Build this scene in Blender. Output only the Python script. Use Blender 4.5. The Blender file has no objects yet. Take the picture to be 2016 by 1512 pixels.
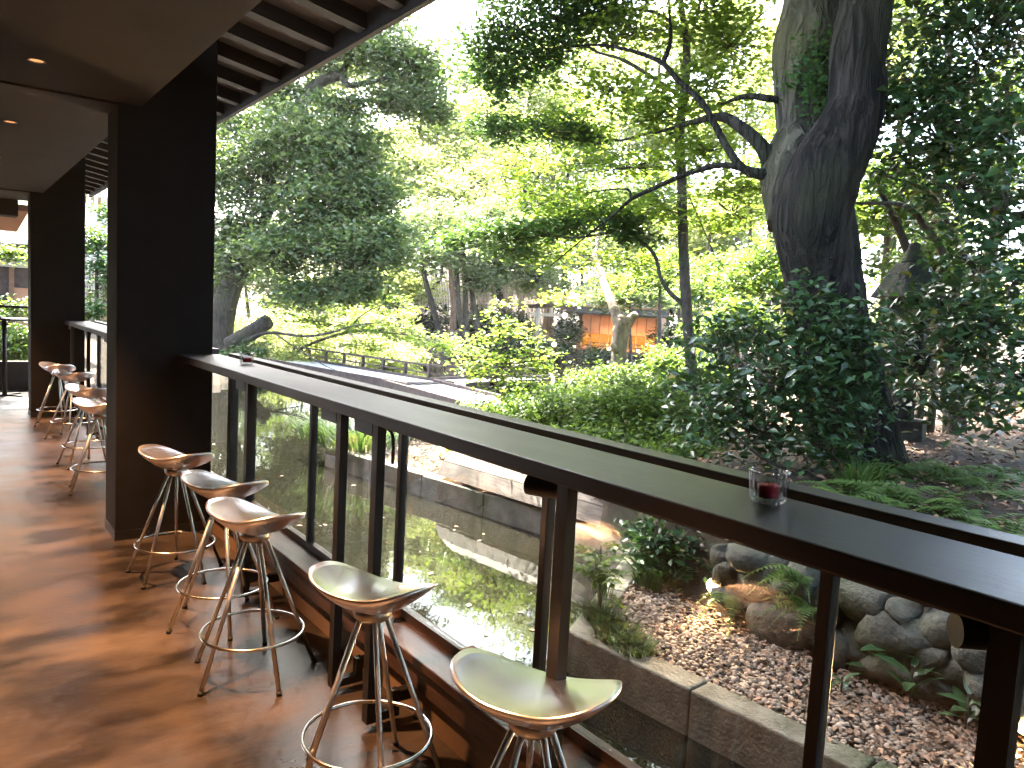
import bpy, math, random
import numpy as np
from mathutils import Vector, Matrix

# ------------------------------------------------------------------ camera, sky, sun, exposure
scn = bpy.context.scene
col = scn.collection
EYE = np.array((0.0, 0.0, 1.5))
F_PX, PSI, THETA, RHO = 1500.0, math.radians(37.0), math.radians(5.2), math.radians(3.1)
FW = np.array((math.sin(PSI)*math.cos(THETA), math.cos(PSI)*math.cos(THETA), -math.sin(THETA)))
_r0 = np.array((math.cos(PSI), -math.sin(PSI), 0.0)); _u0 = np.cross(_r0, FW)
RT = math.cos(RHO)*_r0 + math.sin(RHO)*_u0
UP = -math.sin(RHO)*_r0 + math.cos(RHO)*_u0
cd = bpy.data.cameras.new('camera'); cam = bpy.data.objects.new('camera', cd); col.objects.link(cam)
cd.sensor_width = 36.0; cd.lens = 36.0*F_PX/2016.0; cd.clip_start = 0.05; cd.clip_end = 600.0
m = Matrix.Identity(4)
for i in range(3):
    m[i][0] = RT[i]; m[i][1] = UP[i]; m[i][2] = -FW[i]; m[i][3] = EYE[i]
cam.matrix_world = m
scn.camera = cam

SUN_TO = Vector((0.11, 0.58, 0.81)).normalized()
world = bpy.data.worlds.new('World'); scn.world = world; world.use_nodes = True
wn = world.node_tree.nodes; wl = world.node_tree.links; wn.clear()
sky = wn.new('ShaderNodeTexSky'); sky.sky_type = 'NISHITA'; sky.sun_disc = False
sky.sun_elevation = math.asin(SUN_TO.z); sky.sun_rotation = math.atan2(SUN_TO.x, SUN_TO.y)
sky.dust_density = 4.0; sky.air_density = 1.0; sky.ozone_density = 1.0
bg = wn.new('ShaderNodeBackground'); bg.inputs['Strength'].default_value = 0.15
wo = wn.new('ShaderNodeOutputWorld')
wl.new(sky.outputs[0], bg.inputs[0]); wl.new(bg.outputs[0], wo.inputs[0])
sd = bpy.data.lights.new('sun', 'SUN'); sd.energy = 5.0; sd.angle = math.radians(0.6); sd.color = (1.0, 0.93, 0.80)
so = bpy.data.objects.new('sun', sd); col.objects.link(so)
so.rotation_euler = SUN_TO.to_track_quat('Z', 'Y').to_euler(); so.location = (10, 20, 40)
scn.view_settings.view_transform = 'Standard'; scn.view_settings.look = 'None'
scn.view_settings.gamma = 1.0; scn.view_settings.exposure = 3.75
scn.view_settings.use_curve_mapping = False
scn.render.engine = 'CYCLES'
cy = scn.cycles
cy.max_bounces = 9; cy.diffuse_bounces = 3; cy.glossy_bounces = 4; cy.transmission_bounces = 6; cy.transparent_max_bounces = 12
cy.caustics_reflective = False; cy.caustics_refractive = False
cy.sample_clamp_indirect = 6.0
cy.use_denoising = True
cy.use_adaptive_sampling = True; cy.adaptive_threshold = 0.03; cy.adaptive_min_samples = 20

# ------------------------------------------------------------------ helpers
R = np.random.default_rng(7)
rnd = random.Random(11)
def ray(px, py):
    return FW*F_PX + RT*(px-1008.0) - UP*(py-756.0)
def at(px, py, d):                     # a point seen at that picture position, d metres ahead
    return EYE + ray(px, py)*(d/F_PX)
def gz(px, py, z):                     # the same, on the level z
    r = ray(px, py); return EYE + r*((z-EYE[2])/r[2])
def onx(px, py, X):
    r = ray(px, py); return EYE + r*((X-EYE[0])/r[0])

def tag(o, label=None, cat=None, group=None, kind=None):
    if label: o['label'] = label
    if cat: o['category'] = cat
    if group: o['group'] = group
    if kind: o['kind'] = kind
    return o
def thing(name, label, cat, loc=(0, 0, 0), group=None, rz=0.0):
    o = bpy.data.objects.new(name, None); col.objects.link(o)
    o.empty_display_size = 0.1
    o.location = [float(v) for v in loc]; o.rotation_euler = (0, 0, rz)
    return tag(o, label, cat, group)
def wloc(p):
    v = np.zeros(3)
    while p is not None:
        v += np.array(p.location); p = p.parent
    return v
def link_mesh(name, me, mat, parent=None):
    if mat is not None: me.materials.append(mat)
    o = bpy.data.objects.new(name, me); col.objects.link(o)
    if parent is not None: o.parent = parent
    return o
def np_mesh(name, V, Fq, mat, parent=None, smooth=False):
    """V (n,3) world coords, Fq (m,k) index array with fixed k."""
    V = np.asarray(V, float); Fq = np.asarray(Fq, np.int32)
    if parent is not None: V = V - wloc(parent)
    me = bpy.data.meshes.new(name)
    k = Fq.shape[1]; nf = Fq.shape[0]
    me.vertices.add(len(V)); me.vertices.foreach_set('co', V.astype(np.float32).ravel())
    me.loops.add(nf*k); me.loops.foreach_set('vertex_index', Fq.ravel())
    me.polygons.add(nf); me.polygons.foreach_set('loop_start', np.arange(0, nf*k, k, dtype=np.int32))
    me.polygons.foreach_set('loop_total', np.full(nf, k, np.int32))
    if smooth: me.polygons.foreach_set('use_smooth', np.ones(nf, bool))
    me.update(calc_edges=True)
    return link_mesh(name, me, mat, parent)

def rotz(a):
    c, s = math.cos(a), math.sin(a); return np.array(((c, -s, 0), (s, c, 0), (0, 0, 1.0)))
def smooth_path(pts, n=4):
    P = [np.asarray(p, float) for p in pts]
    if len(P) < 3: return P
    out = []
    Q = [2*P[0]-P[1]] + P + [2*P[-1]-P[-2]]
    for i in range(1, len(Q)-2):
        p0, p1, p2, p3 = Q[i-1], Q[i], Q[i+1], Q[i+2]
        for j in range(n):
            t = j/n
            out.append(0.5*((2*p1)+(p2-p0)*t+(2*p0-5*p1+4*p2-p3)*t*t+(3*p1-p0-3*p2+p3)*t**3))
    out.append(P[-1]); return out

class MB:
    def __init__(s): s.v = []; s.f = []
    def add(s, V, Fs):
        b = len(s.v); s.v.extend([tuple(map(float, p)) for p in V]); s.f.extend([tuple(b+i for i in q) for q in Fs]); return s
    def box(s, lo, hi, rot=None, piv=None):
        x0, y0, z0 = lo; x1, y1, z1 = hi
        V = np.array([(x0,y0,z0),(x1,y0,z0),(x1,y1,z0),(x0,y1,z0),(x0,y0,z1),(x1,y0,z1),(x1,y1,z1),(x0,y1,z1)], float)
        if rot is not None:
            p = np.array(piv if piv is not None else (0, 0, 0), float); V = (V-p)@np.asarray(rot).T+p
        return s.add(V, [(0,3,2,1),(4,5,6,7),(0,1,5,4),(1,2,6,5),(2,3,7,6),(3,0,4,7)])
    def cbox(s, c, size, rot=None):
        c = np.asarray(c, float); h = np.asarray(size, float)/2
        return s.box(c-h, c+h, rot, c)
    def beam(s, a, b, w, h, up=(0, 0, 1)):
        a = np.asarray(a, float); b = np.asarray(b, float); d = b-a; L = np.linalg.norm(d); d /= L
        x = np.cross(d, up); x /= np.linalg.norm(x); u = np.cross(x, d)
        V = [p+x*sx*w/2+u*su*h/2 for p in (a, b) for sx, su in ((-1,-1),(1,-1),(1,1),(-1,1))]
        return s.add(V, [(0,1,2,3),(7,6,5,4),(0,4,5,1),(1,5,6,2),(2,6,7,3),(3,7,4,0)])
    def tube(s, pts, r, n=8, cap=True, closed=False, ridge=0.0):
        P = np.array(pts, float); k = len(P)
        r = np.full(k, r, float) if np.isscalar(r) else np.array(r, float)
        T = np.gradient(P, axis=0)
        if closed: T = np.roll(P, -1, 0)-np.roll(P, 1, 0)
        T /= np.linalg.norm(T, axis=1)[:, None]+1e-12
        a = np.array((0, 0, 1.0)) if abs(T[0][2]) < 0.9 else np.array((1.0, 0, 0))
        x = np.cross(a, T[0]); x /= np.linalg.norm(x)
        V = []
        for i in range(k):
            x = x-T[i]*(x@T[i]); x /= np.linalg.norm(x); y = np.cross(T[i], x)
            for j in range(n):
                an = 2*math.pi*j/n; q = 1.0 if not ridge else 1+ridge*(math.sin(5*an+.21*i)+.7*math.sin(9*an-.13*i+1)+.6*math.sin(3*an+.45*i)+.5*math.sin(2*an+.9*i+2)); V.append(P[i]+q*r[i]*(math.cos(an)*x+math.sin(an)*y))
        Fs = []
        for i in range(k if closed else k-1):
            i2 = (i+1) % k
            for j in range(n):
                j2 = (j+1) % n; Fs.append((i*n+j, i*n+j2, i2*n+j2, i2*n+j))
        if cap and not closed:
            Fs.append(tuple(reversed(range(n)))); Fs.append(tuple((k-1)*n+j for j in range(n)))
        return s.add(V, Fs)
    def lathe(s, prof, n=24, c=(0, 0, 0), closed=False):
        V = []; k = len(prof); c = np.asarray(c, float)
        for r, z in prof:
            for j in range(n):
                a = 2*math.pi*j/n; V.append(c+np.array((r*math.cos(a), r*math.sin(a), z)))
        Fs = []
        for i in range(k if closed else k-1):
            i2 = (i+1) % k
            for j in range(n):
                j2 = (j+1) % n; Fs.append((i*n+j, i*n+j2, i2*n+j2, i2*n+j))
        return s.add(V, Fs)
    def build(s, name, mat, parent=None, smooth=False, bevel=0.0):
        V = np.array(s.v)
        if parent is not None: V = V-wloc(parent)
        me = bpy.data.meshes.new(name); me.from_pydata(V.tolist(), [], s.f); me.update()
        if smooth:
            me.polygons.foreach_set('use_smooth', np.ones(len(me.polygons), bool))
        o = link_mesh(name, me, mat, parent)
        if bevel:
            b = o.modifiers.new('bevel', 'BEVEL'); b.width = bevel; b.segments = 2; b.limit_method = 'ANGLE'
        return o

def copy_tree(o, parent=None):
    c = o.copy(); col.objects.link(c); c.parent = parent
    for ch in list(o.children): copy_tree(ch, c)
    return c

# ------------------------------------------------------------------ materials
def newmat(name):
    mt = bpy.data.materials.new(name); mt.use_nodes = True; nt = mt.node_tree
    for n in list(nt.nodes): nt.nodes.remove(n)
    out = nt.nodes.new('ShaderNodeOutputMaterial'); return mt, nt, out
def nmat(name, c1, c2, scale=6.0, rough=0.6, bump=0.0, bscale=None, metallic=0.0, stretch=(1, 1, 1), rough2=None, detail=6.0, spec=0.5, c3=None, c3scale=1.0, contrast=(0.35, 0.65), spread=None, coat=0.0):
    mt, nt, out = newmat(name); N = nt.nodes; L = nt.links
    b = N.new('ShaderNodeBsdfPrincipled'); L.new(b.outputs[0], out.inputs[0])
    tc = N.new('ShaderNodeTexCoord'); mp = N.new('ShaderNodeMapping'); mp.inputs['Scale'].default_value = stretch
    L.new(tc.outputs['Object'], mp.inputs[0])
    nz = N.new('ShaderNodeTexNoise'); nz.inputs['Scale'].default_value = scale; nz.inputs['Detail'].default_value = detail
    nz.inputs['Roughness'].default_value = 0.6
    L.new(mp.outputs[0], nz.inputs['Vector'])
    rp = N.new('ShaderNodeValToRGB'); rp.color_ramp.elements[0].position = contrast[0]; rp.color_ramp.elements[1].position = contrast[1]
    rp.color_ramp.elements[0].color = (*c1, 1); rp.color_ramp.elements[1].color = (*c2, 1)
    L.new(nz.outputs['Fac'], rp.inputs[0]); cout = rp.outputs[0]
    if c3 is not None:
        n3 = N.new('ShaderNodeTexNoise'); n3.inputs['Scale'].default_value = c3scale; n3.inputs['Detail'].default_value = 5
        L.new(tc.outputs['Object'], n3.inputs['Vector'])
        r3 = N.new('ShaderNodeValToRGB'); r3.color_ramp.elements[0].position = 0.5; r3.color_ramp.elements[1].position = 0.68
        L.new(n3.outputs['Fac'], r3.inputs[0])
        mx = N.new('ShaderNodeMix'); mx.data_type = 'RGBA'; mx.inputs[7].default_value = (*c3, 1)
        L.new(r3.outputs[0], mx.inputs[0]); L.new(cout, mx.inputs[6]); cout = mx.outputs[2]
    if spread is not None:                      # piece-to-piece variation
        g = N.new('ShaderNodeObjectInfo') if spread[0] == 'object' else N.new('ShaderNodeNewGeometry')
        s = g.outputs['Random'] if spread[0] == 'object' else g.outputs['Random Per Island']
        hs = N.new('ShaderNodeHueSaturation'); ma = N.new('ShaderNodeMapRange')
        ma.inputs[3].default_value = spread[1]; ma.inputs[4].default_value = spread[2]
        L.new(s, ma.inputs[0]); L.new(ma.outputs[0], hs.inputs['Value']); L.new(cout, hs.inputs['Color']); cout = hs.outputs[0]
    L.new(cout, b.inputs['Base Color'])
    b.inputs['Metallic'].default_value = metallic; b.inputs['Specular IOR Level'].default_value = spec
    b.inputs['Coat Weight'].default_value = coat
    if rough2 is None: b.inputs['Roughness'].default_value = rough
    else:
        mr = N.new('ShaderNodeMapRange'); mr.inputs[1].default_value = 0.3; mr.inputs[2].default_value = 0.7
        mr.inputs[3].default_value = rough; mr.inputs[4].default_value = rough2
        L.new(nz.outputs['Fac'], mr.inputs[0]); L.new(mr.outputs[0], b.inputs['Roughness'])
    if bump:
        n2 = N.new('ShaderNodeTexNoise'); n2.inputs['Scale'].default_value = bscale or scale*3; n2.inputs['Detail'].default_value = 8
        L.new(mp.outputs[0], n2.inputs['Vector'])
        bp = N.new('ShaderNodeBump'); bp.inputs['Strength'].default_value = bump; bp.inputs['Distance'].default_value = 0.02
        L.new(n2.outputs['Fac'], bp.inputs['Height']); L.new(bp.outputs[0], b.inputs['Normal'])
    return mt
def leafmat(name, c1, c2, ct, trans=0.4, rough=0.45, spec=0.4, yellow=None, yfrac=0.04):
    mt, nt, out = newmat(name); N = nt.nodes; L = nt.links
    g = N.new('ShaderNodeNewGeometry')
    rp = N.new('ShaderNodeValToRGB'); e = rp.color_ramp.elements
    e[0].color = (*c1, 1); e[0].position = 0.0; e[1].color = (*c2, 1); e[1].position = 1.0-yfrac
    if yellow is not None:
        e2 = rp.color_ramp.elements.new(min(1.0-yfrac+0.004, 0.999)); e2.color = (*yellow, 1)
    L.new(g.outputs['Random Per Island'], rp.inputs[0])
    b = N.new('ShaderNodeBsdfPrincipled'); b.inputs['Roughness'].default_value = rough; b.inputs['Specular IOR Level'].default_value = spec
    L.new(rp.outputs[0], b.inputs['Base Color'])
    t = N.new('ShaderNodeBsdfTranslucent')
    rt = N.new('ShaderNodeValToRGB'); rt.color_ramp.elements[0].color = (*[v*0.75 for v in ct], 1); rt.color_ramp.elements[1].color = (*ct, 1)
    L.new(g.outputs['Random Per Island'], rt.inputs[0]); L.new(rt.outputs[0], t.inputs[0])
    mx = N.new('ShaderNodeMixShader'); mx.inputs[0].default_value = trans
    L.new(b.outputs[0], mx.inputs[1]); L.new(t.outputs[0], mx.inputs[2]); L.new(mx.outputs[0], out.inputs[0])
    return mt
def emat(name, c, s):
    mt, nt, out = newmat(name); e = nt.nodes.new('ShaderNodeEmission')
    e.inputs[0].default_value = (*c, 1); e.inputs[1].default_value = s; nt.links.new(e.outputs[0], out.inputs[0]); return mt
def glassmat(name, tint=(0.93, 0.95, 0.93), boost=0.045, power=5.0):
    mt, nt, out = newmat(name); N = nt.nodes; L = nt.links
    lw = N.new('ShaderNodeLayerWeight'); lw.inputs[0].default_value = 0.5
    pw = N.new('ShaderNodeMath'); pw.operation = 'POWER'; pw.inputs[1].default_value = power; L.new(lw.outputs['Facing'], pw.inputs[0])
    fr = N.new('ShaderNodeMath'); fr.operation = 'MULTIPLY_ADD'; fr.inputs[1].default_value = 0.95; fr.inputs[2].default_value = boost; L.new(pw.outputs[0], fr.inputs[0])
    tr = N.new('ShaderNodeBsdfTransparent'); tr.inputs[0].default_value = (*tint, 1)
    gl = N.new('ShaderNodeBsdfGlossy'); gl.inputs['Roughness'].default_value = 0.0
    mx = N.new('ShaderNodeMixShader'); L.new(fr.outputs[0], mx.inputs[0]); L.new(tr.outputs[0], mx.inputs[1]); L.new(gl.outputs[0], mx.inputs[2])
    L.new(mx.outputs[0], out.inputs[0]); return mt

M = {}
M['floor'] = nmat('floor', (0.014, 0.011, 0.0095), (0.082, 0.063, 0.051), 2.2, 0.26, 0.06, 30, stretch=(0.8, 1.5, 1), rough2=0.48, detail=12, c3=(0.013, 0.0105, 0.010), c3scale=0.9, contrast=(0.38, 0.62), spec=0.36)
M['ceiling'] = nmat('ceiling', (0.026, 0.020, 0.0185), (0.034, 0.026, 0.0235), 3, 0.9, 0.1, 60)
M['pillar'] = nmat('pillar', (0.006, 0.005, 0.005), (0.010, 0.009, 0.009), 4, 0.75, 0.08, 40, spec=0.2)
M['black_steel'] = nmat('black_steel', (0.006, 0.0055, 0.0055), (0.013, 0.012, 0.012), 9, 0.42, 0.05, 80)
M['counter'] = nmat('counter', (0.016, 0.014, 0.017), (0.030, 0.026, 0.030), 4, 0.36, 0.04, 120, stretch=(1, 0.3, 1), rough2=0.46, spec=0.5)
M['sill'] = nmat('sill', (0.060, 0.034, 0.026), (0.140, 0.085, 0.064), 5, 0.30, 0.08, 60, stretch=(3, 0.5, 3))
M['lowwall'] = nmat('lowwall', (0.20, 0.125, 0.080), (0.27, 0.175, 0.115), 3, 0.8, 0.08, 50)
M['plaster_dark'] = nmat('plaster_dark', (0.05, 0.035, 0.03), (0.07, 0.05, 0.04), 3, 0.9)
M['rafter'] = nmat('rafter', (0.014, 0.011, 0.010), (0.026, 0.020, 0.018), 8, 0.7, 0.15, 40, stretch=(0.5, 4, 4))
M['soffit'] = nmat('soffit', (0.16, 0.13, 0.12), (0.23, 0.19, 0.175), 5, 0.8, 0.1, 40, stretch=(0.6, 4, 1), spread=('object', 0.85, 1.1))
M['alu'] = nmat('alu', (0.86, 0.85, 0.93), (0.92, 0.91, 0.98), 5, 0.26, 0.0, 25, metallic=1.0, rough2=0.38, stretch=(1, 1, 1))  # violet cast in the base colour offsets green reflected from the foliage
M['alu_leg'] = nmat('alu_leg', (0.52, 0.49, 0.46), (0.66, 0.63, 0.60), 20, 0.34, 0.05, 160, metallic=1.0, rough2=0.5)
M['steel_ring'] = nmat('steel_ring', (0.62, 0.60, 0.58), (0.74, 0.72, 0.70), 20, 0.22, metallic=1.0)
M['rubber'] = nmat('rubber', (0.02, 0.02, 0.02), (0.03, 0.03, 0.03), 9, 0.8)
M['glass'] = glassmat('glass')
M['wax'] = nmat('wax', (0.55, 0.012, 0.02), (0.68, 0.02, 0.035), 6, 0.4)
M['pink_plastic'] = nmat('pink_plastic', (0.55, 0.30, 0.22), (0.62, 0.35, 0.26), 4, 0.5)
M['concrete'] = nmat('concrete', (0.13, 0.115, 0.09), (0.26, 0.235, 0.19), 5, 0.9, 0.5, 50, c3=(0.075, 0.085, 0.045), c3scale=2.2, spread=('object', 0.85, 1.12))
M['stone'] = nmat('stone', (0.045, 0.043, 0.035), (0.130, 0.122, 0.095), 5.5, 0.85, 0.9, 26, c3=(0.075, 0.078, 0.040), c3scale=2.4, spread=('object', 0.65, 1.3))
M['moss_stone'] = nmat('moss_stone', (0.022, 0.021, 0.018), (0.062, 0.058, 0.046), 6, 0.9, 0.7, 30, c3=(0.045, 0.06, 0.022), c3scale=3)
M['gravel'] = nmat('gravel', (0.28, 0.200, 0.152), (0.45, 0.340, 0.265), 3, 0.85, 0.2, 60, spread=('island', 0.5, 1.35))
M['litter'] = nmat('litter', (0.24, 0.125, 0.075), (0.40, 0.235, 0.150), 3, 0.7, spread=('island', 0.45, 1.35))
M['soil'] = nmat('soil', (0.030, 0.020, 0.013), (0.085, 0.052, 0.032), 2.2, 0.95, 0.8, 14, c3=(0.030, 0.040, 0.014), c3scale=0.4)
M['bark'] = nmat('bark', (0.022, 0.018, 0.014), (0.085, 0.070, 0.052), 7, 0.9, 1.0, 18, stretch=(3.5, 3.5, 0.8), c3=(0.060, 0.068, 0.030), c3scale=0.9)
M['bark_pale'] = nmat('bark_pale', (0.10, 0.075, 0.055), (0.26, 0.20, 0.15), 6, 0.9, 0.8, 18, stretch=(3, 3, 0.9))
M['bark_mid'] = nmat('bark_mid', (0.045, 0.034, 0.025), (0.12, 0.095, 0.07), 8, 0.9, 0.8, 20, stretch=(3, 3, 0.9), c3=(0.08, 0.085, 0.05), c3scale=2)
M['bark_red'] = nmat('bark_red', (0.10, 0.055, 0.035), (0.22, 0.13, 0.085), 8, 0.9, 0.8, 20, stretch=(3, 3, 0.9))
M['boat_wood'] = nmat('boat_wood', (0.14, 0.105, 0.085), (0.29, 0.23, 0.19), 7, 0.7, 0.3, 40, stretch=(5, 0.5, 5), c3=(0.09, 0.07, 0.055), c3scale=2.5, spread=('object', 0.8, 1.15))
M['boat_top'] = nmat('boat_top', (0.33, 0.31, 0.30), (0.52, 0.49, 0.47), 8, 0.6, 0.2, 40, stretch=(4, 0.6, 4), c3=(0.16, 0.12, 0.10), c3scale=4)
M['new_wood'] = nmat('new_wood', (0.42, 0.27, 0.19), (0.56, 0.39, 0.29), 6, 0.7, 0.2, 40, stretch=(4, 0.6, 4))
M['sunlit_bridge_wood'] = nmat('sunlit_bridge_wood', (0.44, 0.41, 0.38), (0.60, 0.57, 0.53), 6, 0.7, 0.2, 30, spread=('object', 0.85, 1.15))  # pale wood colour stands in for sunlight on the deck
M['dark_wood'] = nmat('dark_wood', (0.045, 0.032, 0.026), (0.095, 0.065, 0.05), 6, 0.7, 0.3, 30)
M['tea_wood'] = nmat('tea_wood', (0.17, 0.09, 0.05), (0.27, 0.15, 0.085), 6, 0.7, 0.2, 30)
M['tea_plaster'] = nmat('tea_plaster', (0.44, 0.22, 0.12), (0.54, 0.29, 0.165), 3, 0.9)
M['roof_tile'] = nmat('roof_tile', (0.028, 0.026, 0.026), (0.055, 0.052, 0.05), 12, 0.7, 0.4, 30)
M['bamboo'] = nmat('bamboo', (0.24, 0.15, 0.08), (0.38, 0.26, 0.15), 6, 0.6, spread=('object', 0.7, 1.25))
M['white_wall'] = nmat('white_wall', (0.72, 0.68, 0.66), (0.80, 0.76, 0.74), 2, 0.9)
M['pale_pole'] = nmat('pale_pole', (0.50, 0.44, 0.38), (0.62, 0.56, 0.50), 6, 0.7)
M['thatch'] = nmat('thatch', (0.16, 0.15, 0.10), (0.30, 0.28, 0.20), 5, 0.95, 0.8, 30, c3=(0.10, 0.14, 0.05), c3scale=1.0)
M['pink_soffit'] = nmat('pink_soffit', (0.42, 0.22, 0.17), (0.48, 0.27, 0.21), 3, 0.8)
M['lamp_hot'] = emat('lamp_hot', (1.0, 0.62, 0.25), 9.0)
M['lamp_soft'] = emat('lamp_soft', (1.0, 0.42, 0.16), 0.10)
M['lamp_ring'] = nmat('lamp_ring', (0.45, 0.26, 0.17), (0.5, 0.30, 0.2), 4, 0.5)
M['lantern_glow'] = emat('lantern_glow', (1.0, 0.66, 0.34), 1.6)
M['window_glow'] = emat('window_glow', (1.0, 0.38, 0.05), 0.075)
M['cable'] = nmat('cable', (0.012, 0.012, 0.012), (0.02, 0.02, 0.02), 4, 0.6)

M['leaf_camellia'] = leafmat('leaf_camellia', (0.022, 0.055, 0.022), (0.060, 0.120, 0.045), (0.10, 0.22, 0.03), 0.18, 0.30, 0.55, (0.32, 0.22, 0.03), 0.008)
M['leaf_maple'] = leafmat('leaf_maple', (0.060, 0.125, 0.022), (0.115, 0.19, 0.035), (0.32, 0.46, 0.05), 0.55, 0.5, 0.3, (0.36, 0.32, 0.03), 0.02)
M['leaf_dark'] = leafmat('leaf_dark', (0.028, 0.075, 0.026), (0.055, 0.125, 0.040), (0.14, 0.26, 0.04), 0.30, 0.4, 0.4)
M['leaf_oak'] = leafmat('leaf_oak', (0.050, 0.088, 0.036), (0.105, 0.155, 0.062), (0.19, 0.29, 0.06), 0.35, 0.45, 0.4, (0.22, 0.20, 0.05), 0.02)
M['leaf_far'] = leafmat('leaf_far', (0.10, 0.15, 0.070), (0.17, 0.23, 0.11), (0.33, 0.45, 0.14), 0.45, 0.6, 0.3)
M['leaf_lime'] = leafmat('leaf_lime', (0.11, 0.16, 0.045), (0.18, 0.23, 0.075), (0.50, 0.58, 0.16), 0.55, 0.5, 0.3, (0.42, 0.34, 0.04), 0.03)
M['leaf_hedge'] = leafmat('leaf_hedge', (0.035, 0.075, 0.014), (0.085, 0.150, 0.028), (0.24, 0.38, 0.045), 0.38, 0.45, 0.35)
M['leaf_fern'] = leafmat('leaf_fern', (0.060, 0.115, 0.028), (0.105, 0.175, 0.050), (0.22, 0.36, 0.06), 0.40, 0.5, 0.3)
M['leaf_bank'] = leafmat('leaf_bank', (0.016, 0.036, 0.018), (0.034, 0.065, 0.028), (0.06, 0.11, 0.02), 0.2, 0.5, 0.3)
M['grass'] = leafmat('grass', (0.028, 0.055, 0.020), (0.060, 0.105, 0.035), (0.12, 0.2, 0.04), 0.3, 0.45, 0.35)

def barkmat(name, c1, c2, cm, sx=13.0, sz=1.5, moss=.9, dist=.05):
    mt, nt, out = newmat(name); N = nt.nodes; L = nt.links
    b = N.new('ShaderNodeBsdfPrincipled'); L.new(b.outputs[0], out.inputs[0]); b.inputs['Roughness'].default_value = .92; b.inputs['Specular IOR Level'].default_value = .2
    tc = N.new('ShaderNodeTexCoord'); mp = N.new('ShaderNodeMapping'); mp.inputs['Scale'].default_value = (sx, sx, sz); L.new(tc.outputs['Object'], mp.inputs[0])
    nz = N.new('ShaderNodeTexNoise'); nz.inputs['Scale'].default_value = 1.0; nz.inputs['Detail'].default_value = 5; nz.inputs['Distortion'].default_value = .8; L.new(mp.outputs[0], nz.inputs['Vector'])
    rp = N.new('ShaderNodeValToRGB'); rp.color_ramp.elements[0].position = .40; rp.color_ramp.elements[1].position = .60; L.new(nz.outputs['Fac'], rp.inputs[0])
    cr = N.new('ShaderNodeMix'); cr.data_type = 'RGBA'; cr.inputs[6].default_value = (*c1, 1); cr.inputs[7].default_value = (*c2, 1); L.new(rp.outputs[0], cr.inputs[0])
    n3 = N.new('ShaderNodeTexNoise'); n3.inputs['Scale'].default_value = moss; n3.inputs['Detail'].default_value = 6; L.new(tc.outputs['Object'], n3.inputs['Vector'])
    r3 = N.new('ShaderNodeValToRGB'); r3.color_ramp.elements[0].position = .48; r3.color_ramp.elements[1].position = .66; L.new(n3.outputs['Fac'], r3.inputs[0])
    mx = N.new('ShaderNodeMix'); mx.data_type = 'RGBA'; mx.inputs[7].default_value = (*cm, 1); L.new(r3.outputs[0], mx.inputs[0]); L.new(cr.outputs[2], mx.inputs[6]); L.new(mx.outputs[2], b.inputs['Base Color'])
    n4 = N.new('ShaderNodeTexNoise'); n4.inputs['Scale'].default_value = 45; n4.inputs['Detail'].default_value = 5; L.new(tc.outputs['Object'], n4.inputs['Vector'])
    ad = N.new('ShaderNodeMath'); ad.operation = 'MULTIPLY_ADD'; ad.inputs[1].default_value = .25; L.new(n4.outputs['Fac'], ad.inputs[0]); L.new(rp.outputs[0], ad.inputs[2])
    bp = N.new('ShaderNodeBump'); bp.inputs['Strength'].default_value = 1.0; bp.inputs['Distance'].default_value = dist; L.new(ad.outputs[0], bp.inputs['Height']); L.new(bp.outputs[0], b.inputs['Normal'])
    return mt
M['bark_big'] = barkmat('bark_big', (0.007, 0.006, 0.005), (0.036, 0.030, 0.024), (0.032, 0.033, 0.018))
M['bark_rear'] = barkmat('bark_rear', (0.030, 0.027, 0.021), (0.105, 0.094, 0.070), (0.090, 0.084, 0.040), 11.0, 2.2)
def watermat():
    mt, nt, out = newmat('water'); N = nt.nodes; L = nt.links
    b = N.new('ShaderNodeBsdfPrincipled'); L.new(b.outputs[0], out.inputs[0])
    tc = N.new('ShaderNodeTexCoord')
    nz = N.new('ShaderNodeTexNoise'); nz.inputs['Scale'].default_value = 0.8; nz.inputs['Detail'].default_value = 3
    L.new(tc.outputs['Object'], nz.inputs['Vector'])
    rp = N.new('ShaderNodeValToRGB'); rp.color_ramp.elements[0].color = (0.007, 0.0068, 0.005, 1); rp.color_ramp.elements[1].color = (0.014, 0.013, 0.009, 1)
    L.new(nz.outputs['Fac'], rp.inputs[0]); L.new(rp.outputs[0], b.inputs['Base Color'])
    b.inputs['Roughness'].default_value = 0.02; b.inputs['IOR'].default_value = 1.36; b.inputs['Specular IOR Level'].default_value = 0.75
    w = N.new('ShaderNodeTexNoise'); w.inputs['Scale'].default_value = 7.0; w.inputs['Detail'].default_value = 2.0
    mp = N.new('ShaderNodeMapping'); mp.inputs['Scale'].default_value = (1.0, 0.55, 1.0); mp.inputs['Rotation'].default_value = (0, 0, 0.6)
    L.new(tc.outputs['Object'], mp.inputs[0]); L.new(mp.outputs[0], w.inputs['Vector'])
    w2 = N.new('ShaderNodeTexNoise'); w2.inputs['Scale'].default_value = 0.35; w2.inputs['Detail'].default_value = 2.0
    L.new(tc.outputs['Object'], w2.inputs['Vector'])
    r2 = N.new('ShaderNodeMapRange'); r2.inputs[1].default_value = 0.42; r2.inputs[2].default_value = 0.66; r2.inputs[3].default_value = 0.015; r2.inputs[4].default_value = 0.09
    L.new(w2.outputs['Fac'], r2.inputs[0])
    bp = N.new('ShaderNodeBump'); bp.inputs['Distance'].default_value = 0.03
    L.new(r2.outputs[0], bp.inputs['Strength']); L.new(w.outputs['Fac'], bp.inputs['Height']); L.new(bp.outputs[0], b.inputs['Normal'])
    return mt
M['water'] = watermat()

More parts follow.
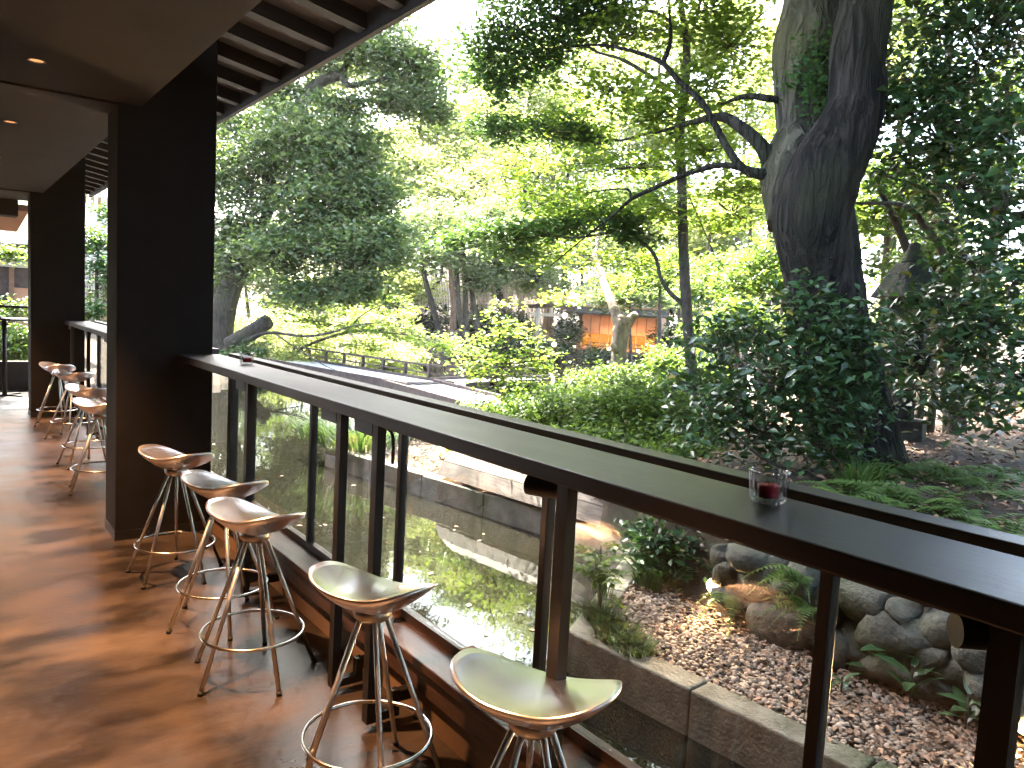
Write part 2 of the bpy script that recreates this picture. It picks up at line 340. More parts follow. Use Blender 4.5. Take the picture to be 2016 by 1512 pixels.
# ------------------------------------------------------------------ terrain and water
PENINSULA = np.array([(3.30,-25),(3.30,1.0),(3.22,1.5),(3.12,3.16),(4.42,3.98),(4.80,5.30),(4.17,9.2),(5.0,10.6),(7,11.4),(9.5,11.8),(13,11.2),(18,12),(24,15),(30,19),(40,20),(140,10),(140,-25)])
FARLAND = np.array([(-60,14.5),(1.3,14.5),(1.8,17.5),(5.4,18.9),(8.3,21.3),(11,22.7),(13,26),(17,29.5),(22,31),(26,29.0),(33,28.0),(45,27),(140,25),(140,140),(-60,140)])
def inpoly(P, poly):
    x, y = P[:, 0], P[:, 1]; ins = np.zeros(len(P), bool); n = len(poly)
    for i in range(n):
        x1, y1 = poly[i]; x2, y2 = poly[(i+1) % n]
        c = ((y1 > y) != (y2 > y)) & (x < (x2-x1)*(y-y1)/((y2-y1) if y2 != y1 else 1e-9)+x1)
        ins ^= c
    return ins
def sstep(a, b, x):
    t = np.clip((x-a)/(b-a), 0, 1); return t*t*(3-2*t)
def wob(x, y):
    return 0.5*np.sin(1.7*x+0.6*y)+0.3*np.sin(0.9*y-2.3*x+1.0)+0.2*np.sin(3.1*x+2.7*y)
def land_h(x, y):
    edge = 3.55+0.42*np.maximum(x-4.3, 0)
    terr = sstep(4.12, 4.30, x)*(1-sstep(edge-0.2, edge+2.2, y))
    near = -0.37+terr*(0.66+0.045*np.clip(x-4.2, 0, 6)+0.03*wob(x*1.3, y*1.3))
    near = near+sstep(12, 30, x)*0.6
    far = -0.42+0.05*np.clip(y-24, 0, 60)+0.05*wob(x*.4, y*.4)
    return np.where(y > 14, far, near)
xs = np.concatenate([np.arange(-60, 0, 6), np.arange(0, 1.6, .4), np.arange(1.6, 12, .16), np.arange(12, 40, .6), np.arange(40, 141, 5)])
ys = np.concatenate([np.arange(-25, -2, 1.5), np.arange(-2, 13, .16), np.arange(13, 40, .5), np.arange(40, 141, 5)])
GX, GY = np.meshgrid(xs, ys); gp = np.stack([GX.ravel(), GY.ravel()], 1)
isl = inpoly(gp, PENINSULA); fl = inpoly(gp, FARLAND)
gh = np.where(isl | fl, land_h(gp[:, 0], gp[:, 1]), -1.15)
nx, ny = len(xs), len(ys)
ii = (np.arange(ny-1)[:, None]*nx+np.arange(nx-1)[None, :]).ravel()
ground = np_mesh('ground', np.column_stack([gp, gh]), np.stack([ii, ii+1, ii+nx+1, ii+nx], 1), M['soil'], None, True)
tag(ground, 'dark soil of the garden banks around the pond', 'ground', kind='structure')
wb = MB().add([(1.56, -25, -.58), (140, -25, -.58), (140, 60, -.58), (1.56, 60, -.58)], [(0, 1, 2, 3)])
water = wb.build('pond_water', M['water']); tag(water, 'dark still pond water reflecting the trees', 'water', kind='structure')

# ------------------------------------------------------------------ the room
P1Y, P2Y, PX0, PX1 = 5.03, 10.42, 0.835, 1.388
fl_o = MB().box((-7, -6, -.2), (1.392, 13.45, 0)).build('floor', M['floor']); tag(fl_o, 'polished brown streaked concrete floor of the bar', 'floor', kind='structure')
b = MB()
b.box((-7, -6, 2.60), (0.96, P1Y+.02, 2.86)); b.box((-7, P1Y+.36, 2.60), (0.96, P2Y+.02, 2.86)); b.box((-7, P2Y+.36, 2.60), (0.96, 11.6, 2.86))
b.box((-7, P1Y+.02, 2.588), (0.958, P1Y+.36, 2.86)); b.box((-7, P2Y+.02, 2.588), (0.958, P2Y+.36, 2.86))
ce = b.build('ceiling', M['ceiling']); tag(ce, 'dark brown plaster ceiling above the bar', 'ceiling', kind='structure')
# bulkhead and pale soffit over the far end
b = MB().box((-7, 11.6, 2.40), (0.80, 11.95, 2.86)); o = b.build('ceiling_bulkhead', M['ceiling']); tag(o, 'dark ceiling drop at the far end of the bar', 'ceiling', kind='structure')
b = MB().add([(-7,11.955,2.50),(0.94,11.955,2.50),(0.94,13.9,2.34),(-7,13.9,2.34),(-7,11.955,2.58),(0.94,11.955,2.58),(0.94,13.9,2.42),(-7,13.9,2.42)], [(0,3,2,1),(4,5,6,7),(0,1,5,4),(1,2,6,5),(2,3,7,6),(3,0,4,7)])
o = b.build('end_soffit', M['pink_soffit']); tag(o, 'pinkish soffit boards beyond the ceiling drop', 'soffit', kind='structure')
o = MB().box((-7.2, -6, 0), (-7, 13.45, 2.86)).build('wall_back', M['plaster_dark']); tag(o, 'dark plaster wall at the back of the bar', 'wall', kind='structure')
o = MB().box((-7.2, -6.2, 0), (1.54, -6, 2.86)).build('wall_near', M['plaster_dark']); tag(o, 'dark plaster end wall of the bar', 'wall', kind='structure')
o = MB().box((-7.2, -6.2, 2.862), (0.955, 16.2, 3.05)).build('roof', M['plaster_dark']); tag(o, 'flat roof slab over the bar, lengthened unseen past its end to block sun', 'roof', kind='structure')  # overhang beyond the end wall added to keep sun off the floor
b = MB().box((1.394, -6, -1.2), (1.555, 13.45, .213)); o = b.build('wall_low', M['lowwall']); tag(o, 'low tan plaster wall below the glass railing', 'wall', kind='structure')
sill = thing('window_sill', 'long reddish brown wooden sill on top of the low wall', 'sill', (1.45, 3, .2)); sill['kind'] = 'structure'
MB().box((1.355, -6, .215), (1.57, 13.45, .25)).build('sill_board', M['sill'], sill, bevel=.004)
MB().box((1.372, -6, .125), (1.392, 13.45, .213)).build('sill_apron', M['sill'], sill)
# end wall
o = MB().box((-7, 13.3, 0), (1.37, 13.44, .42)).build('wall_end', M['plaster_dark']); tag(o, 'low grey wall closing the far end of the bar', 'wall', kind='structure')
eg = thing('end_glazing', 'glass screen on the low wall at the far end of the bar', 'glazing', (0, 13.37, .42))
for k in range(4):
    MB().box((-3+k*1.05, 13.365, .44), (-2.0+k*1.05, 13.375, 1.2)).build('pane', M['glass'], eg)
    MB().box((-2.0+k*1.05, 13.35, .42), (-1.95+k*1.05, 13.39, 1.2)).build('post', M['black_steel'], eg)
MB().box((-3, 13.34, 1.2), (1.3, 13.40, 1.24)).build('top_rail', M['black_steel'], eg)

for nm, y, lab in (('pillar', P1Y, 'broad black pillar nearest the camera, standing at the end of the long counter'), ('pillar', P2Y, 'farther black pillar with two round caps, beside the distant stools')):
    p = thing(nm, lab, 'pillar', (1.11, y+.17, 0)); p['kind'] = 'thing'
    MB().box((PX0, y, 0), (PX1, y+.34, 3.3)).build('shaft', M['pillar'], p, bevel=.006)
    MB().box((PX0-.004, y-.004, 0), (PX1-.01, y+.344, .06)).build('base_strip', M['black_steel'], p)
    if y == P2Y:
        for z in (1.75, 1.98):
            q = MB().tube([(1.15, y-.012, z), (1.15, y, z)], .055, 20); q.build('round_cap', M['pillar'], p)

# eaves with rafters
ev = thing('eaves', 'dark timber eaves with rafters and pale boards above the railing', 'eaves', (1.4, 4, 2.95))
EX, EZ, SL = 1.85, 2.985, -0.17
def ez(x): return EZ+(x-EX)*SL
yy = 5.27-0.432*26; k = 0
RY = []
while yy < 13.6:
    RY.append(yy); yy += 0.432
for i, y in enumerate(RY):
    MB().add([(x, y+sy*.045, ez(x)+dz) for x in (0.97, EX) for sy, dz in ((-1, 0), (1, 0), (1, .10), (-1, .10))], [(0,1,2,3),(7,6,5,4),(0,4,5,1),(1,5,6,2),(2,6,7,3),(3,7,4,0)]).build('rafter', M['rafter'], ev)
    if i < len(RY)-1:
        y2 = RY[i+1]
        MB().add([(x, yv, ez(x)+dz) for x in (0.97, EX) for yv, dz in ((y+.046, .085), (y2-.046, .085), (y2-.046, .10), (y+.046, .10))], [(0,1,2,3),(7,6,5,4),(0,4,5,1),(1,5,6,2),(2,6,7,3),(3,7,4,0)]).build('soffit_board', M['soffit'], ev)
MB().box((EX+.002, RY[0]-.1, EZ-.035), (EX+.035, RY[-1]+.1, EZ+.12)).build('fascia', M['rafter'], ev)
MB().add([(x, yv, ez(x)+dz) for x in (0.5, EX+.10) for yv, dz in ((RY[0]-.1, .103), (RY[-1]+.1, .103), (RY[-1]+.1, .16), (RY[0]-.1, .16))], [(0,1,2,3),(7,6,5,4),(0,4,5,1),(1,5,6,2),(2,6,7,3),(3,7,4,0)]).build('roof_edge', M['roof_tile'], ev)

# downlights, each with its own light
def downlight(x, y, label):
    t = thing('downlight', label, 'downlight', (x, y, 2.6), 'recessed downlights in the ceiling')
    MB().lathe([(.036, 0), (.042, -.004), (.032, -.004), (.032, -.001)], 20, (x, y, 2.599)).build('trim_ring', M['lamp_ring'], t, True)
    MB().lathe([(.0001, -.0015), (.031, -.0015)], 20, (x, y, 2.599)).build('lamp_face', M['lamp_soft'], t)
    ld = bpy.data.lights.new('downlight_bulb', 'SPOT'); ld.energy = DL_W; ld.color = (1.0, 0.47, 0.19); ld.spot_size = math.radians(60); ld.spot_blend = 0.8; ld.shadow_soft_size = .03
    lo = bpy.data.objects.new('bulb', ld); col.objects.link(lo); lo.parent = t; lo.location = (0, 0, -.02)
DL_W = 92.0
for y, lab in ((4.465, 'larger of the two small lit downlights in the dark ceiling'), (6.215, 'smaller lit downlight beyond the ceiling beam'), (2.71, 'lit downlight in the ceiling above the stools'), (.95, 'lit downlight in the ceiling above the camera'), (7.965, 'lit downlight in the ceiling between the pillars'), (9.715, 'lit downlight in the ceiling by the farther pillar')):
    downlight(.385, y, lab)

# glass railing
def railing(y0, y1, posts, label):
    t = thing('glass_railing', label, 'railing', (1.505, (y0+y1)/2, .25), 'glass railings along the pond')
    MB().box((1.472, y0, 1.118), (1.540, y1, 1.156)).build('top_rail', M['black_steel'], t, bevel=.003)
    MB().box((1.488, y0, .251), (1.522, y1, .286)).build('bottom_rail', M['sill'], t)
    for p in posts: MB().box((1.488, p-.015, .287), (1.523, p+.015, 1.117)).build('post', M['black_steel'], t, bevel=.003)
    ed = [y0]+list(posts)+[y1]
    for a, c in zip(ed[:-1], ed[1:]):
        if c-a > .1: MB().box((1.502, a+.017, .288), (1.508, c-.017, 1.114)).build('pane', M['glass'], t)
railing(-5.9, 4.985, [.84+.935*k for k in range(-6, 5)], 'black steel railing with glass panes in front of the nearest stools')
railing(5.42, 10.38, [5.52+.935*k for k in range(0, 6)], 'short glass railing between the two black pillars')
MB().box((1.475, 4.93, .252), (1.525, 4.985, 1.116)).build('end_post', M['black_steel'], bpy.data.objects['glass_railing'])

# counters
def counter(y0, y1, legs, label, pipes=()):
    t = thing('bar_counter', label, 'counter', (1.3, (y0+y1)/2, 0), 'bar counters')
    MB().box((1.165, y0, 1.104), (1.432, y1, 1.146)).build('top', M['counter'], t, bevel=.005)
    MB().box((1.25, y0+.05, 1.075), (1.29, y1-.05, 1.1035)).build('under_bar', M['black_steel'], t)
    for y in legs:
        b = MB().box((1.188, y-.020, .03), (1.220, y+.020, 1.103)).box((1.2205, y-.018, .03), (1.318, y+.018, .060)).box((1.290, y-.016, .0605), (1.318, y+.016, .125)).box((1.319, y-.016, .08), (1.371, y+.016, .12))
        b.build('leg', M['black_steel'], t)
        b = MB()
        if y in pipes: b.tube([(1.178, y+(.12 if y > 1 else .06), 1.078), (1.222, y+.021, 1.078)], .0255, 24)
        else: b.box((1.186, y+.021, 1.056), (1.232, y+.16, 1.1035))
        b.build('bracket', M['black_steel'], t)
    return t
counter(-3.0, 5.024, (3.72, 2.64, 2.34, 1.353, .40, -1.2), 'long dark counter running past the nearest stools with two candle glasses on it', (1.353, .40))
counter(5.9, 10.40, (6.4, 7.6, 8.8, 10.0), 'farther dark counter between the two black pillars')
tag(MB().tube(smooth_path([(1.20, 2.29, 1.10), (1.19, 2.22, 1.085), (1.185, 2.2, 1.03), (1.187, 2.205, .99)]), .006, 6).build('power_cord', M['cable'], None, True), 'short black cord dangling under the counter beside two legs', 'cord')

# ------------------------------------------------------------------ stools
def make_stool():
    root = thing('bar_stool', 'x', 'stool', (0, 0, 0), 'cast aluminium bar stools with foot rings')
    # seat: a saddle whose wings rise along local x, front edge (+y) rolling down
    nr, na = 12, 48
    def outline(a):
        c, s = math.cos(a), math.sin(a)
        n = 2.5
        r = 1.0/((abs(c)/.190)**n+(abs(s)/.158)**n)**(1/n)
        r *= 1.0-0.10*math.exp(-((a-math.pi*1.5)/.45)**2) + 0.03*math.cos(2*a)
        return r
    def top(x, y):
        z = 0.632 + 1.45*x*x*(1.0-1.0*y) - 0.20*max(y, 0)**2*8*0.5 + 0.9*min(y, 0)**2 - 0.02*y
        return z
    V = []; Fs = []
    for lay in (0, 1):
        for i in range(nr+1):
            q = i/nr
            for j in range(na):
                a = 2*math.pi*j/na; r = outline(a)*q
                x, y = r*math.cos(a), r*math.sin(a); z = top(x, y)
                if lay: z -= 0.007 + 0.052*(1-q**2.2)**1.0
                else: z += 0.004*math.exp(-((q-1)/.05)**2)
                V.append((x, y, z))
    st = (nr+1)*na
    for lay in (0, 1):
        for i in range(nr):
            for j in range(na):
                j2 = (j+1) % na; q = [lay*st+i*na+j, lay*st+(i+1)*na+j, lay*st+(i+1)*na+j2, lay*st+i*na+j2]
                Fs.append(tuple(q if not lay else q[::-1]))
    for j in range(na):
        j2 = (j+1) % na; Fs.append((nr*na+j, st+nr*na+j, st+nr*na+j2, nr*na+j2))
    MB().add(V, Fs).build('seat', M['alu'], root, True)
    MB().lathe([(.001, .600), (.062, .592), (.058, .560), (.046, .548), (.001, .548)], 24).build('hub', M['alu_leg'], root, True)
    for k in range(5):
        a = 2*math.pi*k/5+.35; c, s = math.cos(a), math.sin(a)
        lg = MB().tube([(.036*c, .036*s, .57), (.245*c, .245*s, .012)], .0085, 10).build('leg', M['alu_leg'], root, True)
        MB().tube([(.2435*c, .2435*s, .016), (.2495*c, .2495*s, .0)], .0105, 10).build('rubber_foot', M['rubber'], lg, True)
    MB().tube([(.198*math.cos(t), .198*math.sin(t), .176) for t in np.linspace(0, 2*math.pi, 64, endpoint=False)], .0065, 8, closed=True).build('foot_ring', M['steel_ring'], root, True)
    return root
st0 = make_stool()
STOOLS = [(1.085, 1.290, -58, 'nearest bar stool, cropped by the lower picture edge below the candle glass', .3),
 (1.052, 2.045, -58, 'bar stool second from the camera, in front of the closely paired counter legs', .1),
 (0.998, 2.975, -64, 'bar stool third from the camera, with a crisp ring shadow on the floor', .55),
 (1.045, 3.550, -58, 'bar stool fourth from the camera, partly hidden behind the third', .2),
 (1.005, 4.280, -59, 'bar stool right in front of the nearest black pillar', .75),
 (0.965, 6.430, -50, 'bar stool half hidden behind the nearest pillar, only its room side showing', .4),
 (1.020, 7.420, -62, 'second bar stool beyond the nearest pillar', .9),
 (1.075, 8.850, -55, 'third bar stool beyond the nearest pillar, overlapping the farthest one', 0.0),
 (1.035, 9.780, -66, 'farthest bar stool, in front of the second pillar', .6)]
for i, (x, y, a, lab, ph) in enumerate(STOOLS):
    o = st0 if i == 0 else copy_tree(st0)
    o.location = (x, y, 0); o.rotation_euler = (0, 0, math.radians(a)); o['label'] = lab
    for ch in o.children:
        if ch.name.startswith(('leg', 'foot_ring', 'hub')): ch.rotation_euler = (0, 0, ph)

# candle glasses
def candle(x, y, label, s=1.0):
    t = thing('candle_glass', label, 'candle glass', (x, y, 1.147), 'candle glasses on the counter')
    b = MB(); n = 96; V = []; Fs = []
    prof = [(0.0, .002), (.030, .002), (.0335, .010), (.0385, .066), (.0375, .0675), (.0350, .066), (.0295, .014), (.0, .013)]
    for r, z in prof:
        for j in range(n):
            a = 2*math.pi*j/n; rr = r*(1+.07*abs(math.sin(10*a)) if .005 < z < .0672 and r > .030 and r != .0350 else 1.0)
            V.append((x+rr*math.cos(a), y+rr*math.sin(a), 1.147+z))
    for i in range(len(prof)-1):
        for j in range(n):
            j2 = (j+1) % n; Fs.append((i*n+j, i*n+j2, (i+1)*n+j2, (i+1)*n+j))
    b.add(V, Fs).build('tumbler', M['cup_glass'], t)
    MB().lathe([(.001, .0145), (.0215, .0145), (.0215, .035), (.020, .038), (.001, .037)], 24, (x, y, 1.147)).build('candle', M['wax'], t, True)
    MB().tube([(x, y, 1.184), (x+.001, y, 1.191)], .0008, 5).build('wick', M['cable'], t)
M['cup_glass'] = glassmat('cup_glass', (.86, .86, .87), .07, 2.4)
candle(1.343, .898, 'ribbed clear glass with a red candle on the near counter end')
candle(1.348, 4.225, 'ribbed clear glass with a red candle near the black pillar')

# pink ribbed boxes on the sill
def pinkbox(y, label):
    t = thing('ribbed_box', label, 'plastic box', (1.43, y, .251), 'small pink ribbed boxes on the sill')
    MB().box((1.40, y-.06, .251), (1.455, y+.06, .362)).build('case', M['pink_plastic'], t, bevel=.012)
    for k in range(7):
        MB().box((1.404+k*.007, y-.045, .3625), (1.4075+k*.007, y+.045, .3655)).build('rib', M['pink_plastic'], t)
    MB().tube([(1.3985, y-.02, .345), (1.396, y-.02, .345)], .008, 10).build('button', M['alu'], t)
pinkbox(2.02, 'small pink ribbed plastic box on the sill behind the nearest stool')
pinkbox(4.80, 'small pink ribbed plastic box on the sill beside the nearest pillar')

# tall table at the far end
t = thing('high_table', 'tall round black table at the far end of the bar', 'table', (.70, 12.6, 0))
MB().lathe([(.001, 1.05), (.30, 1.05), (.305, 1.06), (.30, 1.08), (.001, 1.08)], 32, (.70, 12.6, 0)).build('table_top', M['counter'], t, True)
MB().tube([(.70, 12.6, .02), (.70, 12.6, 1.05)], .03, 14).build('column', M['black_steel'], t, True)
for k in range(4):
    a = math.pi/4+k*math.pi/2; MB().beam((.70, 12.6, .016), (.70+.26*math.cos(a), 12.6+.26*math.sin(a), .012), .045, .022).build('foot', M['black_steel'], t)
o = MB().lathe([(.001, 0), (.05, .0), (.06, .03), (.055, .03), (.046, .006), (.001, .006)], 20, (.62, 12.52, 1.081)).build('ash_dish', M['white_wall'], None, True); tag(o, 'small pale dish on the tall table at the far end', 'dish')

# ------------------------------------------------------------------ foliage tools
def rvec(n):
    v = R.normal(size=(n, 3)); return v/np.linalg.norm(v, axis=1)[:, None]
def leaf_arrays(P, size, aspect=.5, tilt=.5, droop=.25, fold=.12, heading=None):
    n = len(P)
    az = R.uniform(0, 2*math.pi, n) if heading is None else heading
    nrm = np.column_stack([R.normal(0, tilt, n), R.normal(0, tilt, n), np.ones(n)]); nrm /= np.linalg.norm(nrm, axis=1)[:, None]
    d = np.column_stack([np.cos(az), np.sin(az), -np.abs(R.normal(droop, .25, n))])
    d -= nrm*np.sum(d*nrm, 1)[:, None]; d /= np.linalg.norm(d, axis=1)[:, None]+1e-9
    sd_ = np.cross(nrm, d)
    L = (size*R.uniform(.65, 1.3, n))[:, None]
    A = P-d*L*.5; T = P+d*L*.5; mid = P-d*L*.06; up = nrm*L*fold
    V = np.stack([A, mid+sd_*L*aspect*.5+up, T, mid-sd_*L*aspect*.5+up], 1).reshape(-1, 3)
    b = (np.arange(n)*4)[:, None]
    Fq = np.concatenate([b+np.array([0, 1, 2]), b+np.array([0, 2, 3])], 1).reshape(-1, 3)
    return V, Fq
def leaves(name, P, size, mat, parent=None, **k):
    V, Fq = leaf_arrays(np.asarray(P), size, **k); return np_mesh(name, V, Fq, mat, parent)
def clump_points(blobs, cl_per, lv_per, spread, flat=.45, shell=.5):
    """blobs: (centre, radii(3), weight). returns leaf points and twig segments"""
    PP = []; S0 = []; S1 = []
    for c, r, w in blobs:
        c = np.asarray(c); r = np.asarray(r)
        nc = max(3, int(cl_per*w)); u = rvec(nc)
        rad = (shell+(1-shell)*R.uniform(0, 1, nc)**.6)[:, None]
        cc = c+u*rad*r*(1+R.normal(0, .12, (nc, 1)))
        S0.append(np.repeat(c[None], nc, 0)+(cc-c)*.15); S1.append(cc)
        sp = spread*R.uniform(.6, 1.4, (nc, 1, 1))
        PP.append((cc[:, None, :]+R.normal(size=(nc, lv_per, 3))*sp*np.array([1, 1, flat])).reshape(-1, 3))
    return np.concatenate(PP), np.concatenate(S0), np.concatenate(S1)
def twig_arrays(A, B, r0, r1):
    n = len(A); d = B-A; L = np.linalg.norm(d, axis=1)[:, None]+1e-9; d = d/L
    a = np.where(np.abs(d[:, 2:3]) < .9, np.array([[0, 0, 1.0]]), np.array([[1.0, 0, 0]]))
    x = np.cross(d, a); x /= np.linalg.norm(x, axis=1)[:, None]; y = np.cross(d, x)
    mid = (A+B)/2+R.normal(0, .06, (n, 3))*L
    V = []
    for P_, r in ((A, r0), (mid, (r0+r1)/2), (B, r1)):
        for j in range(3):
            an = 2*math.pi*j/3; V.append(P_+r*(math.cos(an)*x+math.sin(an)*y))
    V = np.stack(V, 1).reshape(-1, 3); b = (np.arange(n)*9)[:, None]; Fs = []
    for l in (0, 3):
        for j in range(3):
            j2 = (j+1) % 3; Fs.append(b+np.array([l+j, l+j2, l+3+j2, l+3+j]))
    return V, np.concatenate(Fs, 1).reshape(-1, 4)
def pxblobs(spec, depth=1.0):
    """(px, py, distance, half width px, half height px, weight) -> crown lobes"""
    out = []
    for s in spec:
        px, py, d, rx, ry = s[:5]; w = s[5] if len(s) > 5 else 1.0
        c = at(px, py, d); a = rx*d/F_PX; h = ry*d/F_PX
        out.append((c, (a, a*depth, h), w))
    return out
def tree(name, label, cat, limbs, blobs, leafmat_, barkmat, leaf=.1, cl=40, lv=40, spread=.25, flat=.45, group=None, twig=(.012, .004), aspect=.5, tilt=.5, base=None, sides=10, shell=.45, extra=None, knob=.0, droop=.25, ridge=0.0):
    loc = base if base is not None else limbs[0][0][0]
    t = thing(name, label, cat, loc, group)
    b = MB()
    for pts, rad in limbs:
        n = 5 if len(pts) > 2 else 1
        sp = smooth_path(pts, n) if len(pts) > 2 else [np.asarray(p) for p in pts]
        rr = np.interp(np.linspace(0, 1, len(sp)), np.linspace(0, 1, len(rad)), rad)
        if knob: rr = rr*(1+knob*np.array([math.sin(i*1.9)+.6*math.sin(i*3.7+1) for i in range(len(rr))]))
        b.tube(sp, rr, sides if max(rad) > .06 else 6, ridge=ridge if max(rad) > .15 else 0)
    b.build('trunk', barkmat, t, True)
    P, A, B = clump_points(blobs, cl, lv, spread, flat, shell)
    if extra is not None: P = np.concatenate([P, extra])
    leaves('crown', P, leaf, leafmat_, t, aspect=aspect, tilt=tilt, droop=droop)
    if twig:
        V, Fq = twig_arrays(A, B, *twig); tag(np_mesh('twigs', V, Fq, barkmat, t), kind='stuff')
    return t
def pl(spec):                          # (px,py,d) list -> world points
    return [at(*s) for s in spec]

# ------------------------------------------------------------------ kerb, gravel, litter
KERB = [((3.30, -4.0), (3.08, 1.5)), ((3.08, 1.5), (2.93, 3.22)), ((2.93, 3.22), (4.29, 4.09)), ((4.29, 4.09), (4.60, 5.30)), ((4.60, 5.30), (3.96, 9.2))]
kb = thing('stone_kerb', 'weathered concrete kerb edging the gravel beside the pond', 'kerb', (3.2, 3, -.5))
for a, c in KERB:
    a = np.array(a); c = np.array(c); d = c-a; L = np.linalg.norm(d); d /= L; nrm = np.array((d[1], -d[0]))
    n = max(1, round(L/.92)); step = L/n
    for i in range(n):
        p = a+d*(i*step+.004); q = a+d*((i+1)*step-.004); j = rnd.uniform(-.006, .006); w = .17
        V = [(*x, z) for z in (-.95, -.332+j) for x in (p, q, q+nrm*w, p+nrm*w)]
        MB().add(V, [(0,3,2,1),(4,5,6,7),(0,1,5,4),(1,2,6,5),(2,3,7,6),(3,0,4,7)]).build('kerb_stone', M['concrete'], kb, bevel=.012)
GRAV = np.array([(3.2,-1.0),(3.2,1.5),(3.06,3.16),(4.40,3.98),(4.76,5.25),(4.15,9.15),(5.5,9.3),(5.9,6.5),(5.4,4.2),(4.15,3.25),(4.02,2.0),(4.02,-1.0)])
def scatter(poly, n):
    lo, hi = poly.min(0), poly.max(0); P = R.uniform(lo, hi, (int(n*2.2), 2)); return P[inpoly(P, poly)][:n]
def ico():
    t = (1+5**.5)/2; V = np.array([(-1,t,0),(1,t,0),(-1,-t,0),(1,-t,0),(0,-1,t),(0,1,t),(0,-1,-t),(0,1,-t),(t,0,-1),(t,0,1),(-t,0,-1),(-t,0,1)], float); V /= np.linalg.norm(V[0])
    Fs = np.array([(0,11,5),(0,5,1),(0,1,7),(0,7,10),(0,10,11),(1,5,9),(5,11,4),(11,10,2),(10,7,6),(7,1,8),(3,9,4),(3,4,2),(3,2,6),(3,6,8),(3,8,9),(4,9,5),(2,4,11),(6,2,10),(8,6,7),(9,8,1)])
    return V, Fs
def pebbles(name, P2, size, mat, z=None, flat=.6):
    n = len(P2); V0, F0 = ico(); L = size*R.uniform(.6, 1.5, n)
    S = np.stack([L, L*R.uniform(.55, .95, n), L*R.uniform(.35, .7, n)*flat*1.3], 1)*.5
    V = V0[None]*(1+R.normal(0, .1, (n, 12, 1)))*S[:, None, :]
    a = R.uniform(0, 6.28, n); c, s_ = np.cos(a), np.sin(a)
    tx = R.normal(0, .35, n)
    V[:, :, 2] += V[:, :, 0]*tx[:, None]
    X = V[:, :, 0]*c[:, None]-V[:, :, 1]*s_[:, None]; Y = V[:, :, 0]*s_[:, None]+V[:, :, 1]*c[:, None]
    zz = land_h(P2[:, 0], P2[:, 1]) if z is None else z
    V = np.stack([X+P2[:, :1], Y+P2[:, 1:2], V[:, :, 2]+(zz+S[:, 2]*.6)[:, None]+R.uniform(0, .012, (n, 1))], 2).reshape(-1, 3)
    Fq = (F0[None]+(np.arange(n)*12)[:, None, None]).reshape(-1, 3)
    return np_mesh(name, V, Fq, mat, None, True)
g1 = scatter(GRAV[:3].tolist() and GRAV, 34000)
dd = np.linalg.norm(g1-EYE[:2], axis=1); keep = R.uniform(0, 1, len(g1)) < np.clip(1.5-dd/9, .35, 1)
o = pebbles('gravel', g1[keep], .028, M['gravel']); tag(o, 'pale tan pebbles covering the ground behind the kerb', 'gravel', kind='stuff')
def litter(name, poly, n, size, label, bias=None, dz=.025, zfix=None):
    P = scatter(np.array(poly), n)
    if bias is not None: P = P[R.uniform(0, 1, len(P)) < bias(P[:, 0], P[:, 1])]
    z = land_h(P[:, 0], P[:, 1])+dz+R.uniform(0, .015, len(P)) if zfix is None else np.full(len(P), zfix)
    o = leaves(name, np.column_stack([P, z]), size, M['litter'], None, aspect=.55, tilt=.35 if zfix is None else .02, droop=0.0 if zfix is None else 0, fold=.15 if zfix is None else .01)
    return tag(o, label, 'leaves', kind='stuff')
litter('fallen_leaves', GRAV, 16000, .042, 'brown fallen leaves scattered over the gravel', lambda x, y: np.clip((x-3.0)*.85+(1.8-y)*.4, .1, 1))
litter('leaf_litter', [(4.2,-3),(4.2,3.3),(6,5),(14,8),(22,8),(22,-6),(10,-6)], 26000, .065, 'brown leaf litter on the upper terrace')
litter('floating_leaves', [(1.7,.5),(2.9,.5),(2.8,3.2),(4.0,4.5),(4.2,6),(3.6,9.5),(4,17),(1.7,16)], 70, .06, 'scattered leaves floating on the dark pond', zfix=-.575)

# ------------------------------------------------------------------ stone wall
sw = thing('stone_wall', 'retaining wall of rough grey boulders behind the gravel', 'stone wall', (4.05, 1.5, -.36))
MB().box((4.16, -4, -.8), (4.27, 3.05, .22)).build('backing', M['soil'], sw)
def boulder(name, c, s, mat, parent, seed, ang=0, sub=2):
    import bmesh
    from mathutils import noise
    r = random.Random(seed); bm = bmesh.new(); bmesh.ops.create_icosphere(bm, subdivisions=sub, radius=1.0)
    ax = [Vector((r.uniform(-1, 1), r.uniform(-1, 1), r.uniform(-1, 1))).normalized() for _ in range(13)]
    lim = [r.uniform(.58, .88) for _ in ax]
    for v in bm.verts:
        v.co = Vector([math.copysign(abs(q)**.62, q) for q in v.co])*.84
        for a, l in zip(ax, lim):
            d = v.co.dot(a)
            if d > l: v.co -= a*(d-l)*.92
        a_ = v.co*2.1+Vector((seed*3.1, 0, 0)); v.co *= 1.16*(1+.055*noise.noise(a_)+.035*noise.noise(a_*2.7)+.02*noise.noise(a_*6))
    Mx = Matrix.Rotation(ang, 3, 'X')
    V = [];
    for v in bm.verts:
        q = Mx@Vector((v.co.x*s[0], v.co.y*s[1], v.co.z*s[2])); V.append((q.x+c[0], q.y+c[1], q.z+c[2]))
    mb = MB().add(V, [tuple(x.index for x in f.verts) for f in bm.faces]); bm.free()
    return mb.build(name, mat, parent, True)
